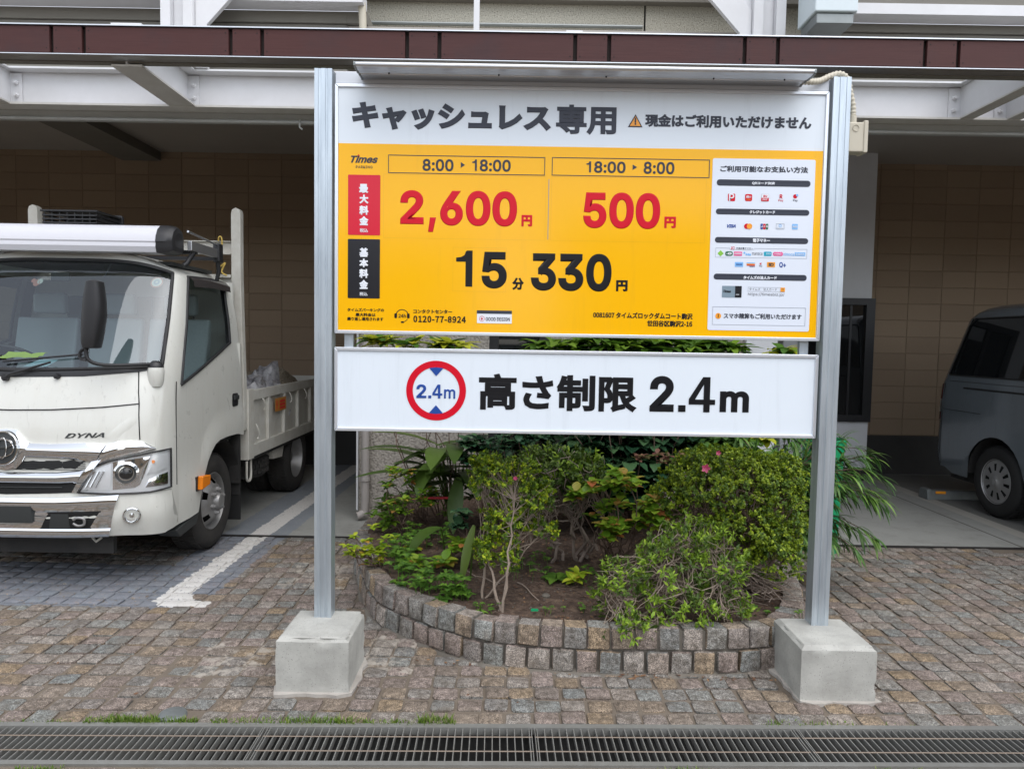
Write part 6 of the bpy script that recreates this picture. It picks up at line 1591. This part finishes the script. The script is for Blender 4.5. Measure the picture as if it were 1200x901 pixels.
# bright small-leaved shrub on bare pale stems, left of centre
shrub('box_shrub', 'bright yellow green small leaved shrub on bare pale stems, left of the middle',
      [(-.03, 3.60, .17), (-.14, 3.78, .17), (-.05, 3.62, .17)], [(.02, 3.68, .74), (-.13, 3.84, .72), (.10, 3.78, .66), (-.15, 3.76, .48), (.15, 3.78, .52)],
      [(-.04, 3.84, .82, .19, .15, .13), (.10, 3.84, .72, .14, .14, .12), (-.02, 3.76, .60, .13, .12, .13), (-.14, 3.88, .88, .08, .10, .09), (-.12, 3.74, .45, .07, .08, .09), (.17, 3.80, .56, .10, .08, .06), (.0, 3.68, .43, .06, .06, .08)],
      900, 18, .0175, .0062, 'leaf_box_dark', 'bark_pale', 21, wig=.035, r0=.0085, shell=.55, leafcol2='leaf_box_bright', f2=.62, up_bias=.8, spread=1.0)
# darker azalea behind it with tangled trunks
shrub('azalea_bush', 'dark green azalea with twisted bare brown trunks, right behind the bright small leaved shrub',
      [(.42, 4.42, .17), (.50, 4.50, .17), (.33, 4.4, .17)], [(.30, 4.35, .55), (.45, 4.38, .60), (.20, 4.3, .6), (.58, 4.4, .55), (.38, 4.3, .45), (.25, 4.25, .42), (.52, 4.3, .42)],
      [(.22, 4.30, .80, .20, .20, .13), (.42, 4.32, .76, .20, .2, .14), (.14, 4.15, .66, .12, .15, .12)], 520, 12, .036, .0075, 'leaf_azalea_dark', 'bark_grey', 33, wig=.16, r0=.014, leafcol2='leaf_azalea', f2=.4, bare=110, twigr=.0038)
# broad young leaves, middle
r = random.Random(44)
def broad_shrub(name, label, base, cents, n, L, W, leafm, bark, seed, whorl=5, droop=.5, wig=.12, updir=.2, twig=.003, cat='shrub', seg=4, only=None):
    r = random.Random(seed); st = B(); e = empty(name, base, label, cat); meshes = []; cnt = 0; rest = B()
    for i in range(n):
        q = cents[i % len(cents)]; v = rvec(r); p = V((q[0] + v.x * q[3], q[1] + v.y * q[4], q[2] + v.z * q[5]))
        (i % 3 == 0) and st.tube(twig_path(base, p, r, wig, 6), .0045, 5, False, twig)
        for k in range(whorl + 2):
            a = 2 * math.pi * (k + r.random() * .5) / whorl; d = V((math.cos(a), math.sin(a) - .35, r.uniform(-.1, .5) + updir)); s = r.uniform(.65, 1.15)
            b = rest; leaf_long(b, p + rvec(r) * .006, d, L * s, W * s, droop * r.uniform(.4, 1.4), seg, .25, tip=.06)
    part(st, 'branches', bark, e, 60, fix=False)
    part(rest, 'leaves', leafm, e, 70, fix=False)
    return e
broad_shrub('nandina_shrub', 'shrub with broad light green leaflets, some turning pink, in the middle of the bed', (.62, 4.35, .17), [(.50, 4.1, .66, .14, .1, .10), (.68, 4.12, .62, .15, .1, .13), (.60, 4.05, .78, .12, .1, .05), (.82, 4.1, .55, .08, .08, .12), (.57, 4.0, .50, .06, .05, .05)], 60, .07, .025, 'leaf_nandina', 'bark_brown', 44, 6)
broad_shrub('nandina_shrub', 'small yellow green leafy plant hanging over the left curve of the kerb', (-.72, 4.25, .17), [(-.88, 4.18, .34, .09, .06, .06), (-.76, 4.2, .38, .09, .07, .09), (-.82, 4.2, .27, .07, .05, .05)], 26, .045, .013, 'leaf_yellowgreen', 'bark_brown', 45, 6)
broad_shrub('nandina_shrub', 'loose leafy plant with yellow green and reddish leaves in front of the plaster wall', (-.68, 4.9, .17), [(-.70, 4.75, .52, .13, .10, .12), (-.55, 4.8, .50, .08, .06, .06), (-.74, 4.8, .66, .08, .08, .05)], 30, .050, .014, 'leaf_nandina', 'bark_brown', 46, 6)
broad_shrub('seedling', 'small leafy seedling on the bare soil right of the middle', (.38, 4.0, .17), [(.40, 3.98, .24, .05, .04, .02)], 4, .07, .018, 'leaf_yellowgreen', 'bark_brown', 47, 4, cat='plant')
broad_shrub('reddish_shrub', 'shrub with dull reddish leaves under the right part of the height limit board', (.95, 4.6, .17), [(.92, 4.4, .82, .16, .1, .06), (1.10, 4.4, .84, .08, .1, .04)], 22, .055, .016, 'leaf_reddish', 'bark_brown', 48, 5)
# grey-twigged azalea spilling over the kerb
shrub('azalea_bush', 'azalea with many bare grey twigs spilling over the kerb in front of the right half',
      [(.92, 3.75, .18), (.98, 3.80, .18), (.85, 3.78, .18)], [(.55, 3.50, .45), (.62, 3.46, .32), (.75, 3.45, .45), (.85, 3.42, .38), (1.02, 3.45, .40), (.50, 3.50, .34), (.70, 3.55, .55), (1.1, 3.5, .45), (.60, 3.42, .22), (.9, 3.6, .58)],
      [(.56, 3.52, .34, .15, .12, .17), (.78, 3.52, .42, .22, .16, .18), (1.02, 3.55, .44, .18, .14, .18), (.58, 3.36, .20, .14, .07, .08), (.88, 3.42, .26, .18, .08, .10), (.95, 3.66, .60, .18, .14, .08), (1.10, 3.48, .28, .10, .07, .10)],
      420, 12, .034, .0062, 'leaf_azalea', 'bark_pale', 51, wig=.13, r0=.008, shell=.7, up_bias=.9, spread=.75, bare=190, twigr=.0024, twp=.5, leafcol2='leaf_azalea_dark', f2=.38)
# dense small-leaved bush at the right
shrub('box_bush', 'big dense olive green small leaved bush beside the right sign post',
      [(1.35, 4.2, .18), (1.45, 4.3, .18), (1.25, 4.1, .18)], [(1.1, 3.95, .6), (1.3, 3.9, .6), (1.5, 3.95, .6), (1.2, 3.85, .35), (1.4, 3.8, .35), (1.55, 3.9, .4), (1.0, 4.05, .6)],
      [(1.30, 4.12, .74, .36, .28, .21), (1.08, 4.10, .76, .22, .24, .14), (1.50, 4.05, .62, .18, .24, .24), (1.28, 3.92, .52, .26, .18, .16), (1.45, 3.90, .42, .16, .16, .18), (1.55, 4.15, .82, .14, .2, .12), (1.2, 4.2, .88, .25, .2, .08), (.92, 4.15, .66, .12, .15, .12)],
      3100, 14, .018, .0064, 'leaf_box_dark', 'bark_brown', 61, wig=.10, shell=.72, leafcol2='leaf_box_olive', f2=.66, up_bias=.7, spread=1.0, bare=20, twigr=.0022, twp=.12)
# low bare twigs under it
r = random.Random(62); b = B()
for _ in range(110):
    a = V((r.uniform(1.05, 1.45), r.uniform(3.95, 4.2), r.uniform(.19, .28))); c = V((r.uniform(1.02, 1.55), r.uniform(3.60, 3.85), r.uniform(.22, .42)))
    b.tube(twig_path(a, c, r, .12, 5), .0035, 4, False, .0018)
tag(b.build('dry_twigs', 'bark_grey', smooth=60, fix=False), 'low fan of dry bare twigs under the dense bush next to the right post', 'twigs', kind='stuff')
# feathery willow-leaved plant behind the right post
r = random.Random(71); st, fo = B(), B(); e = empty('narrow_leaf_shrub', (1.70, 4.75, .18), 'feathery shrub with long narrow drooping leaves behind the right sign post', 'shrub')
for i in range(90):
    tipx = r.uniform(1.78, 2.34) if i < 64 else r.uniform(1.5, 1.85); hgt = r.uniform(.28, 1.0)
    tip = V((tipx - max(0, hgt - .75) * .3, r.uniform(4.35, 4.85), hgt)); p = twig_path((1.70, 4.75, .18), tip, r, .05, 7, -.25)
    st.tube(p, .006, 5, False, .002)
    for q in range(3, 8):
        for m_ in range(7):
            d = (p[min(q, 7)] - p[q - 1]).normalized() * 1.0 + rvec(r) * .75 + V((.15, 0, -.15)); leaf_long(fo, p[q] + rvec(r) * .01, d, r.uniform(.08, .16), .0085, 1.1, 4, .15, tip=.15)
part(st, 'branches', 'bark_brown', e, 60, fix=False); part(fo, 'foliage', 'leaf_willow', e, 70, fix=False)
# aspidistra: every broad blade its own leaf
def blade_plant(name, label, base, blades, leafm, cat='plant', stalk='leaf_broad'):
    e = empty(name, base, label, cat); st = B()
    for (p0, d, L, W, dr) in blades:
        b = B(); p0 = V(p0); leaf_long(b, p0, V(d), L, W, dr, 9, .22, tip=.03)
        st.tube([V(base), (V(base) + p0) / 2 + V((0, 0, .04)), p0], .006, 5, False, .004)
        part(b, 'leaf', leafm, e, 75, fix=False)
    part(st, 'stalks', stalk, e, 60, fix=False); return e
rb = random.Random(81); bl = []
for k in range(30):
    a = R_(rb.uniform(120, 280)) if k < 19 else R_(rb.uniform(-60, 60)); h = rb.uniform(.50, .80); d = V((math.cos(a), math.sin(a) * .55, rb.uniform(.0, .45)))
    bl.append(((-.42 + rb.uniform(-.12, .12), 5.15 + rb.uniform(-.1, .1), h), d, rb.uniform(.34, .56), rb.uniform(.05, .075), rb.uniform(.4, 1.0)))
bl += [((-.50, 5.0, .70), V((-.15, -.3, .1)), .36, .060, 2.0), ((-.36, 5.0, .60), V((-.05, -.4, -.5)), .40, .055, .9), ((-.60, 5.05, .62), V((-1, -.25, .15)), .50, .055, .35), ((-.55, 5.05, .74), V((-1, -.2, .45)), .52, .05, .6), ((-.5, 5.1, .80), V((-1, -.1, .5)), .50, .05, .5)]
blade_plant('aspidistra', 'large arching dark green strap leaves in front of the plaster wall at the left', (-.42, 5.2, .2), bl, 'leaf_broad')
blade_plant('aspidistra', 'single broad folded leaf drooping over the soil near the left curve of the kerb', (-.40, 4.45, .2), [((-.42, 4.38, .40), V((-.9, -.4, .1)), .30, .075, 1.9)], 'leaf_broad')
blade_plant('aspidistra', 'long upright pointed leaf leaning out just left of the bright shrub', (-.22, 4.10, .2), [((-.20, 4.08, .50), V((-.22, -.15, -1)), .34, .048, .1)], 'leaf_broad')
# glossy camellia-like leaves under the board
broad_shrub('glossy_shrub', 'dark glossy leaved shrub just under the height limit board, left of the middle', (-.1, 4.95, .2), [(-.05, 4.8, .88, .25, .12, .09), (.12, 4.9, .86, .20, .12, .10), (-.25, 4.8, .80, .08, .1, .1)], 60, .085, .03, 'leaf_glossy', 'bark_brown', 91, 6)
broad_shrub('glossy_shrub', 'low tuft of dark glossy rounded leaves beside the stems of the bright shrub', (-.30, 4.55, .2), [(-.28, 4.35, .46, .04, .04, .09)], 5, .085, .028, 'leaf_glossy', 'bark_brown', 92, 5)
broad_shrub('glossy_shrub', 'tall dark broad leaved shrub deep in the shade right behind the azalea', (.6, 5.3, .2), [(.45, 5.2, .75, .22, .15, .18), (.75, 5.2, .85, .22, .15, .12), (.6, 5.1, .5, .25, .15, .15), (1.05, 5.1, .85, .2, .12, .12), (.1, 5.3, .6, .2, .15, .2), (.85, 4.95, .88, .2, .1, .07), (1.2, 5.0, .9, .2, .1, .06), (.80, 4.85, .70, .22, .1, .16), (.55, 4.9, .78, .2, .1, .14)], 330, .17, .046, 'leaf_glossy', 'bark_brown', 93, 6, droop=.8)
broad_shrub('tall_shrub', 'tall shrub whose pointed green leaves fill the gap between the two boards', (.85, 5.0, .2), [(.30, 4.9, 1.50, .15, .12, .05), (.55, 4.9, 1.52, .15, .12, .05), (.80, 4.9, 1.52, .15, .12, .05), (1.05, 4.9, 1.52, .15, .12, .05), (1.35, 4.9, 1.52, .16, .12, .04), (.8, 4.9, 1.2, .4, .15, .15)], 130, .17, .03, 'leaf_nandina_dark', 'bark_brown', 94, 6, droop=.8)
broad_shrub('aucuba_shrub', 'shrub with yellow splashed leaves in the gap between the boards at the left', (-.5, 5.2, .2), [(-.62, 4.95, 1.50, .14, .08, .04), (-.38, 4.95, 1.50, .12, .08, .035), (-.92, 4.95, 1.53, .05, .06, .02)], 24, .14, .030, 'leaf_variegated', 'bark_brown', 95, 6, droop=.6)
broad_shrub('aucuba_shrub', 'shrub with yellow edged leaves under the right end of the height limit board', (1.65, 5.2, .2), [(1.45, 5.0, .86, .18, .08, .05), (1.72, 5.0, .90, .06, .06, .03), (1.86, 5.0, 1.50, .05, .05, .03)], 20, .13, .032, 'leaf_variegated', 'bark_brown', 96, 5, droop=.9)
broad_shrub('dark_shrub', 'dark leafed shrub filling the shade behind the dense bush', (1.6, 4.9, .2), [(1.65, 4.75, .70, .18, .12, .16), (1.40, 4.85, .85, .2, .1, .08)], 90, .10, .022, 'leaf_willow', 'bark_brown', 97, 7, droop=.9)
# ground-hugging weeds
def weed_patch(name, label, spots_, n, L, W, leafm, seed, h=.08):
    r = random.Random(seed); fo = B(); e = B()
    for (x, y, rx, ry) in spots_:
        for _ in range(n):
            px, py = x + r.uniform(-rx, rx), y + r.uniform(-ry, ry); z = soil_z(px, py); hh = r.uniform(.01, h); p = V((px, py, z + hh)); e.tube([V((px + r.uniform(-.01, .01), py, z - .01)), p], .0015, 3, False)
            for k in range(4):
                a = 6.28 * (k + r.random()) / 4; s = r.uniform(.6, 1.3); leaf(fo, p, V((math.cos(a), math.sin(a), .35)), V((0, 0, 1)), L * s, W * s, .2, .25)
    m0 = empty(name, (spots_[0][0], spots_[0][1], .17), label, 'weeds'); part(fo, 'leaves', leafm, m0, fix=False); part(e, 'stalks', leafm, m0, fix=False); m0['kind'] = 'stuff'; return m0
weed_patch('weeds', 'mixed green weeds crowding the left curve of the kerb', [(-.50, 3.98, .12, .14), (-.38, 3.83, .12, .07), (-.62, 4.2, .07, .12), (-.27, 3.76, .06, .04), (-.70, 4.5, .10, .12), (-.55, 4.7, .15, .12)], 30, .040, .016, 'leaf_weed', 101, .11)
broad_shrub('broad_weed', 'clump of broad pale green leaves low in the middle left of the bed', (-.42, 4.2, .2), [(-.45, 4.2, .27, .12, .1, .04), (-.28, 4.3, .30, .06, .1, .04)], 16, .075, .026, 'leaf_nandina', 'bark_brown', 99, 5, cat='plant')
broad_shrub('leafy_undergrowth', 'low dark leafy undergrowth in front of the plaster wall at the left', (-.6, 5.2, .2), [(-.75, 5.3, .42, .18, .25, .14), (-.45, 5.2, .42, .18, .2, .12), (-.85, 5.0, .32, .10, .2, .08)], 46, .075, .018, 'leaf_nandina_dark', 'bark_brown', 98, 6)
weed_patch('weeds', 'thin mixed weeds on the shaded soil behind the bright small leaved shrub', [(.12, 4.15, .12, .15), (.0, 4.5, .3, .2), (.45, 4.1, .12, .12)], 14, .030, .012, 'leaf_weed', 104, .07)
weed_patch('weeds', 'few tiny green seedlings on the bare soil behind the kerb', [(-.13, 3.63, .05, .03), (.33, 3.66, .06, .05), (.05, 3.6, .2, .02), (.18, 4.3, .1, .1)], 5, .020, .008, 'leaf_weed', 102, .04)
weed_patch('weeds', 'clover-like weeds under the right bush next to the kerb', [(1.3, 3.62, .2, .04), (1.55, 4.2, .08, .2)], 10, .022, .009, 'leaf_weed', 103, .04)
def rosette(label, base, n, L, W, seed, leafm='leaf_weed', up=.3):
    r = random.Random(seed); bl = []
    for k in range(n):
        a = 6.28 * k / n + r.uniform(-.2, .2); bl.append(((base[0], base[1], base[2] + .015), V((math.cos(a), math.sin(a), up + r.uniform(-.1, .3))), L * r.uniform(.7, 1.1), W * r.uniform(.8, 1.1), .8))
    blade_plant('rosette_weed', label, base, bl, leafm, 'weed', leafm)
rosette('low weed rosette with one tall upright leaf on the bare soil in the middle', (.27, 4.05, .19), 6, .12, .028, 111, up=.5)
rosette('small leafy rosette weed left of the tall leafed one', (.16, 4.35, .19), 7, .09, .02, 112)
rosette('weed rosette with a purple underside right at the left end of the kerb', (-.36, 3.72, .18), 6, .075, .024, 113)
rosette('tiny weed rosette just behind the kerb in front of the pale stems', (-.14, 3.58, .175), 5, .045, .012, 114)
rosette('lime green rosette among the weeds by the plaster wall', (-.62, 4.55, .2), 7, .10, .022, 115, 'leaf_yellowgreen', .5)
# azalea flowers
def flower(label, p, s):
    b = B(); r = random.Random(int(p[0] * 100))
    for k in range(5):
        a = 6.28 * k / 5; leaf_long(b, V(p), V((math.cos(a), -.6, math.sin(a))), s, s * .36, .1, 4, .2, V((0, -1, 0)), .2)
    tag(b.build('flower', 'petal_pink', smooth=70, fix=False), label, 'flower')
flower('bright pink azalea blossom on the dense bush', (1.06, 3.92, .88), .030)
flower('smaller pink blossom near the board, above the bright one', (1.145, 3.98, .955), .018)
flower('pink bud on top of the bright shrub left of the middle', (.025, 3.72, .845), .014)
# fallen twigs on the soil
r = random.Random(120)
for i, (a, c) in enumerate((((.05, 4.35, .21), (.27, 4.1, .20)), ((.02, 4.1, .20), (.16, 3.75, .19)), ((-.25, 4.2, .2), (-.05, 4.0, .195)), ((.42, 3.9, .19), (.6, 3.62, .19)))):
    tag(B().tube(twig_path(a, c, r, .06, 6), .0045, 5, True, .003).build('fallen_twig', 'bark_pale', smooth=60), ['pale fallen twig deep on the soil in the middle', 'curved pale fallen twig in front of the low rosette', 'thin fallen twig under the bright small leaved shrub', 'pale fallen twig reaching toward the grey twigged azalea'][i], 'twig')
r = random.Random(130); b = B()
for _ in range(900):
    x, y = r.uniform(-.95, 1.6), r.uniform(3.5, 5.4)
    if not inside_bed(x, y, .12): continue
    z = soil_z(x, y) + .005; a = r.uniform(0, 3.14); l = r.uniform(.02, .09); b.tube([(x, y, z), (x + math.cos(a) * l * .5, y + math.sin(a) * l * .5, z + r.uniform(0, .012)), (x + math.cos(a + .3) * l, y + math.sin(a + .3) * l, z)], .0013, 3, False)
tag(b.build('twig_litter', 'bark_brown', fix=False), 'tiny dry twigs scattered on the soil of the bed', 'twigs', kind='stuff')

# ================================================================= ACROSS THE STREET (house out of view, added only to be reflected)
op = empty('unseen_house', (0, -15, 0), 'unseen long two tone house added across the street to be mirrored in sign and glass', 'building')
b = B(); b.box(-26, -1.5, -20, -15, 0, 4.3); b.box(1.5, 24, -21, -16, 0, 5.2); part(b, 'wall', 'block_joint', op)
part(B().box(-26.4, -1.2, -20.4, -14.7, 4.3, 4.55), 'roof', 'soffit_board', op); part(B().box(1.2, 24.4, -21.4, -15.7, 5.2, 5.45), 'roof', 'soffit_board', op)
for x in (-22, -17, -12, -7): part(B().box(x, x + 1.8, -15.06, -14.99, 1.2, 2.6), 'window', 'tinted_glass', op)
for x in (4, 9, 14, 19): part(B().box(x, x + 1.8, -16.06, -15.99, 1.2, 2.8), 'window', 'tinted_glass', op)
